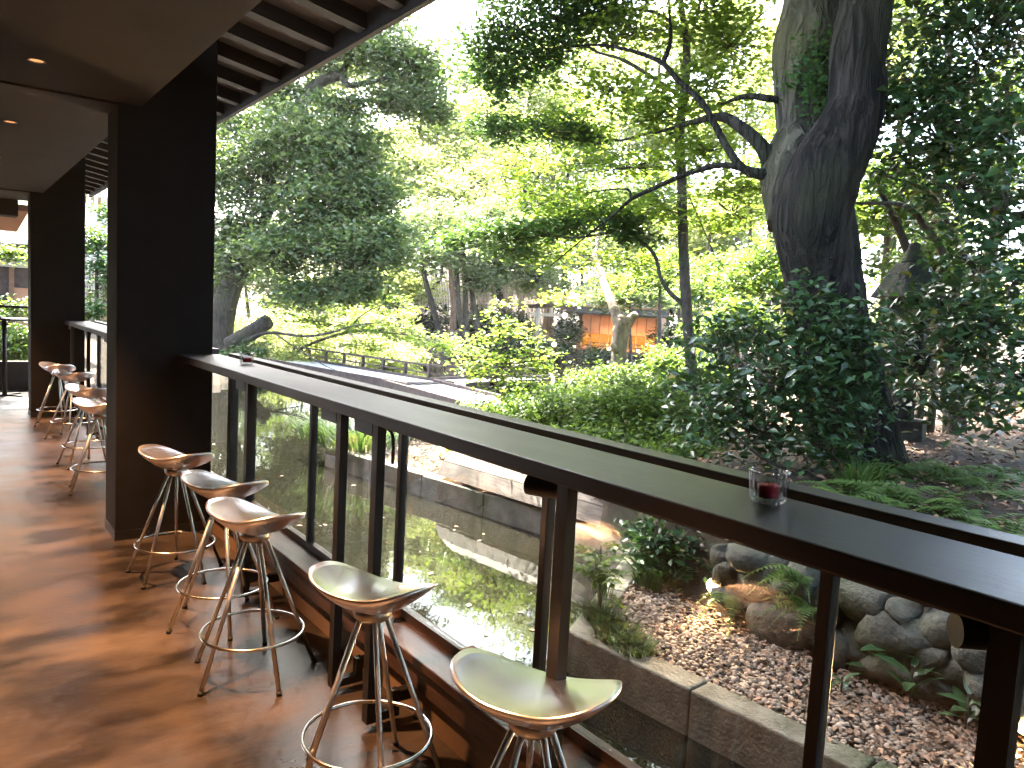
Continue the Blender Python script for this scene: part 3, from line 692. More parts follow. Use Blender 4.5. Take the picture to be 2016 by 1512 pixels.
ST = [(190,640,120,120),(340,665,215,215),(477,690,75,75),(455,748,85,75),(470,880,250,210),(555,640,150,190),(640,760,150,170),(830,760,250,200),(1010,805,120,110),(990,915,320,200),(1165,870,250,190),(790,950,180,180),(705,1005,130,190),(920,1045,250,170),(1090,1135,310,210),(1160,1010,165,140),(1290,1095,260,210),(1330,960,170,150),(640,960,120,130),(330,790,120,70),(1440,1150,230,260),(1450,980,200,190),(300,560,170,90),(420,590,140,110),(230,740,110,70)]
fixed = []
for i, (cx, cyy, w, h) in enumerate(ST):
    px, py = 1350+cx/2.284, 850+cyy/2.284
    c = onx(px, py, 4.08-.0*cyy); d = (c-EYE)@FW
    a = onx(px-w/4.568, py, 4.08); e = onx(px+w/4.568, py, 4.08); hw = np.linalg.norm(e-a)/2; hh = h/4.568*d/F_PX
    fixed.append((c[1], c[2], max(hw, hh))); ang = rnd.uniform(-.25, .25)
    boulder('stone', (c[0]+rnd.uniform(-.03, .05), c[1], c[2]), (.18, hw*1.32, hh*1.30), M['stone'], sw, i, ang, 3)
k = 0
for _ in range(900):
    y, z = rnd.uniform(-3.5, 3.0), rnd.uniform(-.38, .22 if True else 0); r = rnd.uniform(.06, .17)
    top_ = .02+.24*min(1, max(0, (3.0-y)/.7))
    if z > top_-.0: continue
    if all((y-q[0])**2+((z-q[1]))**2 > (.80*(r+q[2]))**2 for q in fixed):
        fixed.append((y, z, r)); boulder('stone', (4.11+rnd.uniform(-.02, .04), y, z), (.15, r*1.15, r*1.05), M['stone'], sw, 100+k, rnd.uniform(-.5, .5), 2 if y > .5 else 1); k += 1
# hollowed stone on the wall end
t = thing('stone_basin', 'hollowed round grey stone on the end of the boulder wall', 'stone basin', at(1440, 1098, 5.0))
c = at(1440, 1100, 5.0)
MB().lathe([(.001,-.06),(.10,-.06),(.135,-.02),(.14,.035),(.13,.062),(.10,.060),(.085,.02),(.001,.0)], 20, c).build('bowl', M['stone'], t, True)

# ------------------------------------------------------------------ overturned boat
bt = thing('wooden_boat', 'overturned flat-bottomed wooden boat lying on blocks on the gravel', 'boat', (4.9, 5.6, -.35))
bo = np.array((4.36, 7.05, -.30)); bd = np.array((4.66, 4.15, -.30))-bo; BL = np.linalg.norm(bd); bd /= BL; bw = np.array((-bd[1], bd[0], 0.0)); bw = bw if bw[0] > 0 else -bw
def bpt(s, w, z): return bo+bd*s+bw*w+np.array((0, 0, z))
# cross-section stations: (w, z) of near gunwale .. far
W_ = .98
def strake(a0, a1, z0, z1, s0, s1, name, mat, th=.03, e0=0., e1=0.):
    V = [bpt(s0+e0*0, a0, z0), bpt(s1, a0, z0), bpt(s1-e1, a1, z1), bpt(s0+e0, a1, z1)]
    nrm = np.cross(V[1]-V[0], V[3]-V[0]); nrm /= np.linalg.norm(nrm)
    V2 = [v-nrm*th for v in V]
    MB().add(V+V2, [(0,1,2,3),(7,6,5,4),(0,4,5,1),(1,5,6,2),(2,6,7,3),(3,7,4,0)]).build(name, mat, bt)
strake(0, .06, .0, .155, -.02, BL+.10, 'side_plank', M['boat_wood'], .03, .02, .10)
strake(.066, .18, .160, .30, 0.02, BL-.02, 'side_plank', M['boat_wood'], .03, .05, .34)
strake(W_, W_-.06, .0, .155, -.02, BL+.10, 'side_plank', M['boat_wood'], -.03, .02, .10)
strake(W_-.066, W_-.18, .160, .30, .02, BL-.02, 'side_plank', M['boat_wood'], -.03, .05, .34)
for k in range(4):
    a = .185+k*.1525; strake(a, a+.148, .300, .302, .06, BL-.36, 'bottom_plank', M['boat_top'] if k < 2 else M['boat_wood'], .03)
for k in range(4):   # raked bow
    a = .10+k*.195
    V = [bpt(BL-.355, .185+k*.1525, .302), bpt(BL-.355, .185+k*.1525+.148, .302), bpt(BL+.20, .02+k*.235+.228, .03), bpt(BL+.20, .02+k*.235, .03)]
    V2 = [v-np.array((0, 0, .035)) for v in V]
    MB().add(V+V2, [(3,2,1,0),(4,5,6,7),(0,1,5,4),(1,2,6,5),(2,3,7,6),(3,0,4,7)]).build('bow_plank', M['new_wood'] if k < 2 else M['boat_wood'], bt)
MB().add([bpt(-.02, .0, 0), bpt(-.02, W_, 0), bpt(.05, W_-.18, .30), bpt(.05, .18, .30), bpt(.02, .0, 0), bpt(.02, W_, 0), bpt(.09, W_-.18, .30), bpt(.09, .18, .30)], [(0,1,2,3),(7,6,5,4),(0,4,5,1),(1,5,6,2),(2,6,7,3),(3,7,4,0)]).build('transom', M['boat_wood'], bt)
for i, s in enumerate((.35, BL-.55)):
    o = MB().cbox(bpt(s, .05, -.032), (.10, .12, .055), rotz(.2)).build('wood_block', M['new_wood'], None, bevel=.004)
    tag(o, ['small wood block under the far end of the overturned boat', 'small wood block under the near end of the overturned boat'][i], 'wood block', 'blocks under the boat')

# ------------------------------------------------------------------ big twin-trunked tree on the terrace
big_base = at(1672, 925, 6.9)
limbs = [
 (pl([(1690,960,6.9),(1668,800,6.9),(1640,680,6.9),(1622,560,6.9),(1606,460,6.95),(1585,390,7.05)]), [.46,.37,.34,.335,.35,.37]),
 (pl([(1590,430,7.0),(1572,335,7.1),(1586,255,7.15),(1582,170,7.15),(1586,90,7.15),(1606,0,7.2),(1622,-160,7.4),(1590,-420,7.8),(1500,-800,8.4)]), [.36,.335,.255,.265,.295,.29,.27,.22,.12]),
 (pl([(1640,640,6.95),(1618,540,6.85),(1600,440,6.75),(1618,355,6.68),(1658,275,6.62),(1684,205,6.6),(1686,120,6.6),(1702,30,6.6),(1730,-120,6.7),(1800,-400,7.0),(1950,-800,7.4)]), [.22,.29,.33,.325,.275,.235,.225,.225,.21,.17,.09]),
 (pl([(1520,325,7.1),(1497,285,7.1),(1458,250,7.2),(1420,230,7.4),(1365,240,7.8),(1290,262,8.4)]), [.085,.065,.055,.046,.030,.010]),
 (pl([(1510,345,7.05),(1465,333,7.1),(1434,295,7.2),(1410,250,7.3),(1389,212,7.4),(1368,187,7.5),(1333,156,7.7),(1305,125,7.9),(1257,104,8.2),(1194,90,8.5),(1146,90,8.9),(1050,105,9.4)]), [.06,.044,.040,.037,.035,.033,.030,.026,.021,.017,.012,.006]),
 (pl([(1500,345,7.05),(1430,325,7.2),(1375,335,7.4),(1333,350,7.6),(1278,375,7.9),(1243,392,8.1),(1208,423,8.3),(1167,455,8.6),(1083,524,9.2)]), [.038,.030,.027,.025,.022,.019,.015,.011,.006]),
 (pl([(1555,200,7.1),(1500,192,7.2),(1465,190,7.4),(1420,205,7.7)]), [.04,.032,.027,.010]),
 (pl([(1305,125,7.9),(1320,80,8.0),(1318,20,8.2)]), [.03,.024,.01]),
 (pl([(1243,392,8.1),(1230,372,8.2),(1150,380,8.8)]), [.016,.012,.006]),
 (pl([(1622,-160,7.4),(1560,-330,8.0),(1500,-480,8.6)]), [.14,.10,.04]),
 (pl([(1730,-120,6.7),(1850,-300,7.4),(2050,-500,8.5)]), [.13,.09,.04]),
]
# light maple-like sprays carried by the low limbs
spr = pxblobs([(1215,180,9.2,120,40,1.2),(1120,260,9.6,120,36,1.1),(1290,235,8.6,100,34,1),(1400,170,8.4,80,60,1),(1440,95,8.6,80,60,1),(1250,330,9.2,150,34,1.3),(1100,390,9.8,120,34,1),(1390,300,8.4,70,34,.7),(1180,420,9.4,150,30,1.2),(1310,410,9.0,110,34,1),(1440,420,8.8,70,44,.8),(1090,500,10,110,36,.9),(1260,520,9.6,90,36,.8),(1010,330,10.4,90,34,.7),(1400,20,8.6,100,50,1),(1260,60,9,110,40,1),(1470,370,7.8,60,24,.5),(1200,30,9.6,80,40,.7)])
P1_, A1_, B1_ = clump_points(spr, 30, 26, .20, .25, .2)
crown_hi = pxblobs([(1650,-500,9,220,200,2),(1850,-560,8,260,200,2),(2050,-520,9,240,200,2),(1650,-900,10,360,250,2.2)])+[(np.array(c), np.array(r), w) for c, r, w in (((4.5, 1.0, 6.2), (2.2, 2.2, .9), 1.6), ((4.8, 4.5, 6.6), (2.2, 2.2, .9), 1.6), ((4.6, -2.5, 6.2), (2.2, 2.2, .9), 1.6), ((7.5, 1.5, 7.0), (2.4, 2.4, 1.0), 1.6), ((10.5, 4.0, 7.5), (2.6, 2.6, 1.0), 1.6), ((4.6, 7.4, 7.4), (1.7, 2.2, .8), 2.0), ((6.6, 7.6, 7.7), (1.8, 2.0, .8), 2.0), ((8.4, 6.6, 7.8), (1.8, 2.0, .8), 1.8), ((4.8, 5.6, 7.0), (1.8, 1.8, .7), 1.6), ((7.6, 4.6, 7.4), (2.0, 1.8, .7), 1.6), ((10.2, 7.2, 8.0), (1.8, 1.8, .8), 1.5), ((10.5, -1.0, 7.0), (2.6, 2.6, 1.0), 1.6))]  # lobes above the view, the world-placed ones added to shade the near garden
bt_ = tree('twin_trunk_tree', 'massive old tree with twin dark trunks and ridged bark on the terrace', 'tree', limbs[:1]+limbs[2:], crown_hi, M['leaf_oak'], M['bark_big'] if 'bark_big' in M else M['bark'], leaf=.17, cl=85, lv=40, spread=.38, sides=44, base=big_base, knob=.012, ridge=.022)
sp = smooth_path(limbs[1][0], 5); rr = np.interp(np.linspace(0, 1, len(sp)), np.linspace(0, 1, len(limbs[1][1])), limbs[1][1])
MB().tube(sp, rr, 44, ridge=.02).build('rear_stem', M['bark_rear'], bt_, True)['label'] = 'paler grey-green rear stem'
leaves('low_foliage', P1_, .085, M['leaf_maple'], bt_, aspect=.62, tilt=.35, droop=.15)
V, Fq = twig_arrays(A1_, B1_, .008, .003); tag(np_mesh('low_twigs', V, Fq, M['bark_mid'], bt_), kind='stuff')
iv = np.concatenate([at(px, py, 6.82)[None]+R.normal(size=(60, 3))*np.array([.09, .09, .07]) for px, py in ((1590,100),(1610,130),(1625,110),(1585,150),(1600,175),(1570,160),(1630,150),(1618,190),(1600,215),(1640,205),(1625,80))])
leaves('ivy', iv, .055, M['leaf_dark'], bt_, aspect=.75, tilt=.8, droop=.6)

# ------------------------------------------------------------------ slim tree
slim = [
 (pl([(1368,800,9),(1362,735,9),(1352,610,9),(1345,480,9),(1342,350,9),(1338,265,9),(1346,190,9),(1352,130,9),(1350,70,9),(1340,0,9),(1335,-140,9),(1340,-330,9.1)]), [.075,.070,.064,.060,.058,.060,.054,.050,.042,.034,.028,.012]),
 (pl([(1338,190,9),(1300,162,9),(1262,138,9),(1222,116,9),(1180,104,9.1),(1146,90,9.2),(1080,96,9.4),(1000,98,9.6)]), [.026,.023,.021,.019,.016,.014,.010,.005]),
 (pl([(1352,145,9),(1400,122,8.9),(1436,90,8.8),(1480,45,8.7),(1530,5,8.5)]), [.02,.017,.014,.010,.005]),
 (pl([(1354,85,9),(1370,40,9),(1384,-20,9)]), [.024,.02,.014]),
 (pl([(1354,82,9),(1322,45,9),(1290,25,9.1),(1250,18,9.2),(1215,14,9.3),(1185,-10,9.5)]), [.024,.021,.019,.017,.014,.008]),
 (pl([(1334,272,9),(1305,256,9),(1270,264,9.1),(1225,276,9.2),(1198,275,9.3),(1165,285,9.4),(1120,275,9.5)]), [.024,.02,.017,.015,.012,.009,.004]),
 (pl([(1346,600,9),(1318,575,9),(1300,545,9),(1290,505,9),(1262,474,9),(1232,460,9.05),(1205,458,9.1),(1132,468,9.2),(1060,465,9.4),(960,482,9.6),(880,496,9.8)]), [.034,.028,.025,.023,.021,.019,.017,.013,.010,.007,.004]),
 (pl([(1342,340,9),(1310,313,9.1),(1260,328,9.3),(1200,330,9.5)]), [.018,.014,.01,.005]),
 (pl([(1356,385,9),(1380,440,9),(1408,505,9)]), [.012,.010,.006]),
]
sb = pxblobs([(1010,60,9.3,75,45,1.2),(950,115,9.5,55,45,.9),(1070,110,9.4,70,36,1),(985,170,9.5,45,35,.7),(1110,40,9.3,70,40,1),(1190,25,9.3,60,30,.8),(1120,-25,9.3,90,25,.8),(1010,-20,9.5,80,25,.8)])
sb2 = pxblobs([(1000,262,9.6,60,20,.9),(1090,255,9.5,75,22,1),(1160,270,9.4,50,20,.7),(960,245,9.7,26,14,.4),(900,470,9.8,40,16,.6),(960,460,9.6,70,20,1),(1040,452,9.4,70,18,1),(1110,450,9.3,60,16,.8),(1220,435,9.1,55,20,.9),(1250,465,9,40,18,.6),(1000,492,9.6,50,14,.6)])
sl = tree('slim_tree', 'slender straight tree with thin arching branches in front of the pond', 'tree', slim, sb, M['leaf_dark'], M['bark_mid'], leaf=.085, cl=34, lv=34, spread=.16, flat=.4, sides=14, tilt=.45)
P2_, A2_, B2_ = clump_points(sb2, 30, 32, .13, .35, .25)
leaves('dark_sprays', P2_, .08, M['leaf_dark'], sl, aspect=.5, tilt=.45)
V, Fq = twig_arrays(A2_, B2_, .006, .003); tag(np_mesh('spray_twigs', V, Fq, M['bark_mid'], sl), kind='stuff')

# ------------------------------------------------------------------ camellias
cam1 = [
 (pl([(1700,960,6.4),(1660,880,6.3),(1600,790,6.2),(1540,710,6.2)]), [.03,.026,.02,.01]),
 (pl([(1700,965,6.4),(1620,930,6.2),(1560,925,6.1),(1500,900,6.0),(1440,850,6.0)]), [.028,.024,.02,.015,.008]),
 (pl([(1690,960,6.4),(1690,860,6.3),(1660,760,6.2),(1640,660,6.2)]), [.028,.022,.016,.008]),
 (pl([(1680,960,6.3),(1700,850,6.2),(1705,720,6.1)]), [.02,.016,.008]),
]
cb1 = pxblobs([(1420,690,6.6,70,60,.8),(1500,660,6.5,70,60,.9),(1440,790,6.3,80,60,1),(1530,760,6.1,90,60,1.1),(1600,700,6.1,80,60,1),(1660,640,6.1,55,50,.7),(1610,800,6.0,80,50,1),(1690,760,6.1,45,60,.7),(1400,850,6.3,80,40,.8),(1500,850,6.1,80,36,.9),(1360,760,6.8,50,50,.5),(1580,600,6.4,70,40,.5),(1700,680,6.0,36,60,.5),(1640,870,6.0,60,30,.6)])
tree('camellia_shrub', 'glossy dark camellia wrapped around the foot of the big tree', 'shrub', cam1, cb1, M['leaf_camellia'], M['bark_mid'], leaf=.088, cl=22, lv=20, spread=.14, flat=.7, tilt=.75, base=at(1695,955,6.4), aspect=.52, droop=.5, shell=.35)
cam2 = [
 (pl([(1880,905,8.2),(1878,800,8.2),(1868,700,8.1),(1850,610,8.0),(1842,560,8.0),(1800,520,7.9),(1765,440,7.8),(1730,370,7.6)]), [.13,.115,.09,.075,.06,.05,.04,.02]),
 (pl([(1846,570,8.0),(1856,500,8.0),(1820,445,7.9),(1780,405,7.8),(1680,400,7.4)]), [.05,.042,.036,.03,.012]),
 (pl([(1868,700,8.1),(1930,560,8.0),(1965,430,7.8),(1990,300,7.4),(1980,150,7.2)]), [.06,.055,.045,.036,.02]),
 (pl([(1965,430,7.8),(1900,330,7.5),(1840,240,7.2),(1760,200,7.0)]), [.036,.03,.022,.010]),
 (pl([(1930,560,8.0),(1880,470,7.8),(1830,380,7.4),(1740,345,7.1)]), [.03,.026,.02,.008]),
 (pl([(1940,900,8.6),(1945,800,8.6),(1960,700,8.4)]), [.04,.035,.02]),
]
cb2 = pxblobs([(1760,215,6.8,60,40,.8),(1830,165,6.8,80,60,1.1),(1930,120,6.6,100,80,1.4),(1850,270,6.7,90,55,1.2),(1950,260,6.4,80,70,1.2),(1770,310,7.0,60,44,.7),(1880,370,6.7,100,55,1.2),(1980,420,6.2,60,80,1.0),(1830,440,8.8,80,50,.8),(1930,520,6.8,80,50,.9),(1880,600,7.0,70,44,.9),(1950,640,6.4,80,60,1.1),(1990,740,6.2,50,60,.8),(1900,700,6.8,70,50,1.0),(1830,650,8.6,50,36,.6),(1930,800,6.8,80,40,.7),(1870,770,7.4,45,40,.6),(1990,560,6.0,40,60,.6),(1795,615,7.1,36,30,.35),(1745,660,6.8,30,40,.35),(1800,760,7.0,30,40,.3),(1740,120,7.4,50,50,.4),(1990,40,6.4,60,70,.8),(1880,40,6.8,90,50,1),(1700,520,9.0,60,40,.5),(1950,-60,6.6,120,60,1.2)])
tree('camellia_tree', 'large glossy camellia tree arching in from the right picture edge', 'tree', cam2, cb2, M['leaf_camellia'], M['bark_mid'], leaf=.10, cl=21, lv=19, spread=.16, flat=.65, tilt=.7, base=at(1880,905,8.2), aspect=.55, droop=.5, shell=.3)

for lab, c, rr in (('tall dark evergreen past the right picture edge', (8.5, -2.5, 4.0), 2.6), ('dark evergreen beside the garden behind the camera', (7.0, -7.5, 4.0), 2.8), ('tall dark evergreen beyond the camellia tree', (13.0, -1.0, 5.5), 3.2)):  # trees added out of view to keep sky light off the room
    c = np.array(c); tree('added_shade_tree', lab, 'tree', [([np.array((c[0], c[1], .2)), np.array((c[0]+.1, c[1], 2.0)), c], [.2, .17, .08])], [(c, (rr, rr, rr*.9), 1.5), (c+np.array((0, 0, 3.2)), (rr*.9, rr*.9, rr*.8), 1.2), (c+np.array((.3, 0, -1.6)), (rr*.9, rr*.9, rr*.6), 1)], M['leaf_dark'], M['bark'], leaf=.22, cl=110, lv=26, spread=.4, group='added shade trees outside the picture', twig=None)

# ------------------------------------------------------------------ stone lantern behind the trunk
lp = at(1762, 872, 7.8); t = thing('stone_lantern', 'tall mossy stone lantern half hidden behind the big trunk', 'stone lantern', lp)
def lblock(name, py0, py1, wpx, taper=1.0, px=1765, n=6, rz=.3):
    z0 = at(px, py1, 7.8); z1 = at(px, py0, 7.8); w = wpx*7.8/F_PX/2
    V = []
    for r, z in ((w, z0[2]), (w*taper, z1[2])):
        for j in range(n):
            a = rz+2*math.pi*j/n; V.append((lp[0]+r*math.cos(a), lp[1]+r*math.sin(a), z))
    MB().add(V, [tuple(reversed(range(n))), tuple(range(n, 2*n))]+[(j, (j+1) % n, n+(j+1) % n, n+j) for j in range(n)]).build(name, M['moss_stone'], t, bevel=.015)
lblock('base', 822, 890, 120, .92); lblock('shaft', 735, 821, 58, .95, n=12); lblock('platform', 690, 734, 105, 1.18); lblock('fire_box', 600, 689, 80, .95); lblock('platform_lip', 590, 599, 96, 1.0)
lblock('roof', 520, 589, 150, .42); lblock('finial', 480, 519, 46, .35, n=12)
for dx in (38, 62):
    a = at(1765+dx, 880, 8.0); o = MB().tube([a, a+np.array((.0, 0, .62))], .045, 9).build('wooden_stake', M['bark_mid'], None, True)
    tag(o, ['round wooden stake right beside the stone lantern', 'round wooden stake a little farther from the stone lantern'][dx > 40], 'stake', 'stakes by the lantern')

# ------------------------------------------------------------------ hedges and sapling in the middle
hedges = [
 ('azalea_bush', 'low azalea mound next to the rail, left of the sapling', (1010,830,9.6,110,46,1.2), (960,850,9.2,90,36,1)),
 ('azalea_bush', 'clipped azalea mound in the middle of the near bank', (1130,820,9.2,110,56,1.3), (1080,800,10.2,80,40,1)),
 ('azalea_bush', 'azalea mound against the camellia on the near bank', (1270,810,8.6,110,66,1.4), (1330,850,8.0,80,60,1.2)),
 ('azalea_bush', 'taller azalea bush growing round the foot of the cut trunk', (1240,752,11.5,110,30,1.2), (1340,730,11.2,70,40,1)),
 ('azalea_bush', 'dark azalea bush just beyond the boat', (1180,890,8.0,130,46,1.2), (1330,920,7.4,100,50,1.2)),
]
for nm, lab, *bl in hedges:
    tree(nm, lab, 'bush', [([at(bl[0][0], bl[0][1]+bl[0][4], bl[0][2]), at(bl[0][0], bl[0][1], bl[0][2])], [.03, .015])], pxblobs(bl), M['leaf_hedge'], M['bark_mid'], leaf=.06, cl=150, lv=34, spread=.085, flat=.7, tilt=.6, group='clipped azaleas on the near bank', twig=(.006, .002), shell=.7, aspect=.55)
sap = [(pl([(985,830,10.5),(990,760,10.5),(985,680,10.5),(980,610,10.5)]), [.03,.024,.016,.006])]+[(pl([(988,y0,10.5),((988+x1)/2,(y0+y1)/2-8,10.4),(x1,y1,10.3)]), [.012,.009,.004]) for y0,x1,y1 in ((760,920,700),(750,1060,690),(720,1100,720),(700,930,640),(690,1040,640),(740,900,760),(650,1010,590))]
sbl = pxblobs([(985,610,10.5,30,30,.4),(960,660,10.4,50,24,.7),(1030,660,10.4,50,22,.6),(930,705,10.4,50,20,.7),(1060,705,10.3,60,22,.8),(1000,720,10.3,60,24,.9),(950,740,10.3,50,20,.6),(1085,730,10.2,40,16,.5),(1030,760,10.2,70,24,.8),(1010,640,10.5,30,20,.3)])
tree('maple_sapling', 'bright green young maple rising between the azaleas and the pond', 'sapling', sap, sbl, M['leaf_maple'], M['bark_mid'], leaf=.072, cl=20, lv=15, spread=.10, flat=.3, tilt=.4, aspect=.6)
# cut trunk
ct = [(pl([(1222,770,12),(1219,700,12),(1222,655,12),(1228,632,12),(1231,624,12)]), [.155,.125,.13,.14,.115]),
      (pl([(1222,655,12),(1214,622,12.05),(1204,596,12.15),(1190,560,12.5),(1178,520,13),(1172,495,13.4),(1182,440,14),(1170,400,14.5)]), [.10,.085,.07,.068,.06,.05,.036,.018]),
      (pl([(1234,640,12),(1244,626,12),(1252,618,11.95)]), [.085,.075,.055]),
      (pl([(1215,690,11.92),(1209,684,11.9),(1205,676,11.9)]), [.07,.06,.03]),
      (pl([(1176,515,13),(1150,508,13),(1132,495,13),(1122,470,13.2)]), [.03,.026,.02,.008])]
tree('cut_trunk', 'pale sunlit trunk sawn off short, with one thin limb still rising', 'tree', ct, pxblobs([(1180,420,14.2,60,30,.6),(1130,470,13.4,40,20,.4),(1200,560,12.8,60,16,.5),(1130,590,12.6,50,14,.4)]), M['leaf_maple'], M['bark_pale'], leaf=.09, cl=26, lv=24, spread=.16, flat=.3, knob=.06, sides=14)

# ------------------------------------------------------------------ ferns, grasses, small plants
def frond_mesh(L, mat):
    n = 16; V = []; Fs = []
    for i in range(n):
        s = (i+1.0)/n; x = L*s*.92; z = L*(.62*s-.62*s*s*1.25); w = L*.20*math.sin(math.pi*min(1, .18+.82*s))**.8*(1.05-s*.75)
        for sg in (-1, 1):
            b = len(V); hw = L*.026
            V += [(x-hw, 0, z), (x+hw, 0, z+.002), (x+w*.35, sg*w, z-w*.18), (x+w*.1-hw*.3, sg*w*.6, z-w*.03)]
            Fs.append((b, b+1, b+2, b+3) if sg > 0 else (b+3, b+2, b+1, b))
    b = len(V)
    for i in range(9):
        s = i/8; V += [(L*s*.95, -.003, L*(.62*s-.62*s*s*1.25)-.002), (L*s*.95, .003, L*(.62*s-.62*s*s*1.25)-.002)]
    for i in range(8): Fs.append((b+2*i, b+2*i+2, b+2*i+3, b+2*i+1))
    me = bpy.data.meshes.new('frond'); me.from_pydata(V, [], Fs); me.update(); me.materials.append(mat); return me
FR = [frond_mesh(.42, M['leaf_fern']), frond_mesh(.34, M['leaf_fern']), frond_mesh(.26, M['leaf_fern'])]
def fern(loc, n, s, label, group, lean=None, spreadr=math.pi):
    t = thing('fern', label, 'fern', loc, group)
    for k in range(n):
        o = bpy.data.objects.new('frond', FR[k % 3]); col.objects.link(o); o.parent = t
        a = (2*math.pi*k/n+rnd.uniform(-.3, .3)) if lean is None else lean+rnd.uniform(-spreadr, spreadr)
        o.rotation_euler = (rnd.uniform(-.25, .25), rnd.uniform(-.25, .3), a); o.scale = [s*rnd.uniform(.8, 1.2)]*3
    return t
TF = 'ferns on the upper terrace'; TERR = []
for px, py in ((1700,975),(1745,950),(1790,940),(1840,948),(1880,965),(1660,985),(1760,1000),(1830,1005),(1890,1015),(1935,1040),(1985,955),(1955,985),(1700,1010),(1780,1035),(1990,1065),(1870,1060),(1640,1015),(1730,1040),(1920,1075)):
    p = gz(px, py, .33); p[2] = land_h(p[0:1], p[1:2])[0]
    if p[0] < 4.35: p[0] = 4.4
    TERR.append((px, py, fern(p, 10, rnd.uniform(1.25, 1.7), 'x', TF)))
ORD = ['leftmost', 'second from the left', 'third from the left', 'fourth from the left', 'fifth from the left', 'sixth from the left', 'seventh from the left', 'eighth from the left']
for row, (y0, y1) in (('back', (0, 980)), ('middle', (980, 1030)), ('front', (1030, 2000))):
    for k, (_, _, o) in enumerate(sorted([q for q in TERR if y0 <= q[1] < y1], key=lambda q: q[0])): o['label'] = f'feathery green fern, {ORD[k]} in the {row} of the terrace fern bed'
WALLF = [((1440,1180,4.85), 8, .8, 'fern drooping below the lit garden spotlight at the wall end', math.pi*1.05, 1.2), ((1585,1140,4.35), 9, .95, 'yellowish fern hanging down the middle of the boulder wall', math.pi, .9), ((1600,1200,4.25), 7, .75, 'lower fern hanging from a joint in the boulder wall', math.pi, .9), ((1500,1205,4.7), 5, .6, 'small fern fanning out at the foot of the wall end', math.pi*1.2, .9), ((1490,1290,4.55), 6, .4, 'tiny fern growing in the gravel at the foot of the wall', None, 0), ((1250,1140,5.5), 5, .35, 'tiny pale fern beside the kerb corner', None, 0)]
for (px, py, d), n, s, lab, lean, sp_ in WALLF: fern(at(px, py, d), n, s, lab, 'ferns along the boulder wall', lean, sp_)
def tuft(loc, n, h, w, label, name='grass_tuft', group=None, mat=None, wid=.008, cat='grass'):
    t = thing(name, label, cat, loc, group); V = []; Fs = []
    for _ in range(n):
        a = rnd.uniform(0, 6.283); r = w*math.sqrt(rnd.random())*.5; bx, by = r*math.cos(a), r*math.sin(a)
        a2 = a+rnd.uniform(-.7, .7); hh = h*rnd.uniform(.6, 1.15); o_ = hh*rnd.uniform(.3, .9)
        dx, dy = math.cos(a2), math.sin(a2); b = len(V)
        for s_, ww in ((0, 1), (.35, .9), (.7, .6), (1, .05)):
            x = bx+dx*o_*s_**1.6; y = by+dy*o_*s_**1.6; z = hh*(s_-.42*s_**2.4)
            V += [(x-dy*wid*ww, y+dx*wid*ww, z), (x+dy*wid*ww, y-dx*wid*ww, z)]
        for i in range(3): Fs.append((b+2*i, b+2*i+1, b+2*i+3, b+2*i+2))
    me = bpy.data.meshes.new('blades'); me.from_pydata(V, [], Fs); me.update(); o = link_mesh('blades', me, mat or M['grass'], t); o['kind'] = 'stuff'; return t
g = lambda px, py, z=-.35: gz(px, py, z)
tuft(g(1185,1225), 240, .16, .22, 'dark grass tuft at the kerb corner under the little fern-leaved plant', group='grass tufts on the kerb', wid=.005)
tuft(g(1215,1260), 260, .13, .26, 'dark grass tuft spilling over the front kerb, second in line', group='grass tufts on the kerb', wid=.005)
tuft(g(1248,1285), 200, .11, .22, 'dark grass tuft nearest the camera along the front kerb', group='grass tufts on the kerb', wid=.005)
tuft(g(1190,1180), 26, .34, .12, 'tall thin grass blades beside the fern-leaved plant', group='grass tufts on the kerb', wid=.004)
tuft(g(705,880), 300, .6, 1.0, 'large grass clump on the bank behind the far kerb end', wid=.012)
tuft(g(650,865), 200, .5, .8, 'grass clump at the far tip of the kerb', wid=.012)
tuft(g(770,860), 240, .55, .9, 'grass clump near the pair of garden spotlights', wid=.012)
tuft(gz(1685,960,.35), 90, .35, .3, 'strappy bright blades at the edge of the fern bed', mat=M['leaf_fern'], wid=.008)
# fern-leaved plant at the kerb corner
def pinnate(loc, label, stems):
    t = thing('nandina_plant', label, 'plant', loc); b = MB(); P = []; H = []
    loc = np.asarray(loc)
    for (dx, dy, h) in stems:
        tip = loc+np.array((dx, dy, h)); b.tube(smooth_path([loc, loc+np.array((dx*.3, dy*.3, h*.6)), tip]), [.005]*9, 5)
        for k in range(7):
            a = rnd.uniform(0, 6.28); L = rnd.uniform(.10, .24); d = np.array((math.cos(a), math.sin(a), rnd.uniform(-.2, .3)))
            s0 = tip-np.array((0, 0, rnd.uniform(0, .12))); e = s0+d*L; b.tube([s0, e], [.002, .001], 4)
            for q in np.linspace(.25, 1, 7):
                for sg in (-1, 1):
                    P.append(s0+d*L*q+np.array((-d[1], d[0], 0))*sg*.03); H.append(a+sg*.9)
    b.build('stem', M['bark_mid'], t, True)
    leaves('leaflets', np.array(P), .055, M['leaf_hedge'], t, aspect=.42, tilt=.3, heading=np.array(H), droop=.1); return t
pinnate(g(1180,1215), 'small upright plant with paired leaflets at the kerb corner', [(-.05,.02,.36),(.06,.08,.32),(.0,-.05,.28),(.02,.05,.44)])
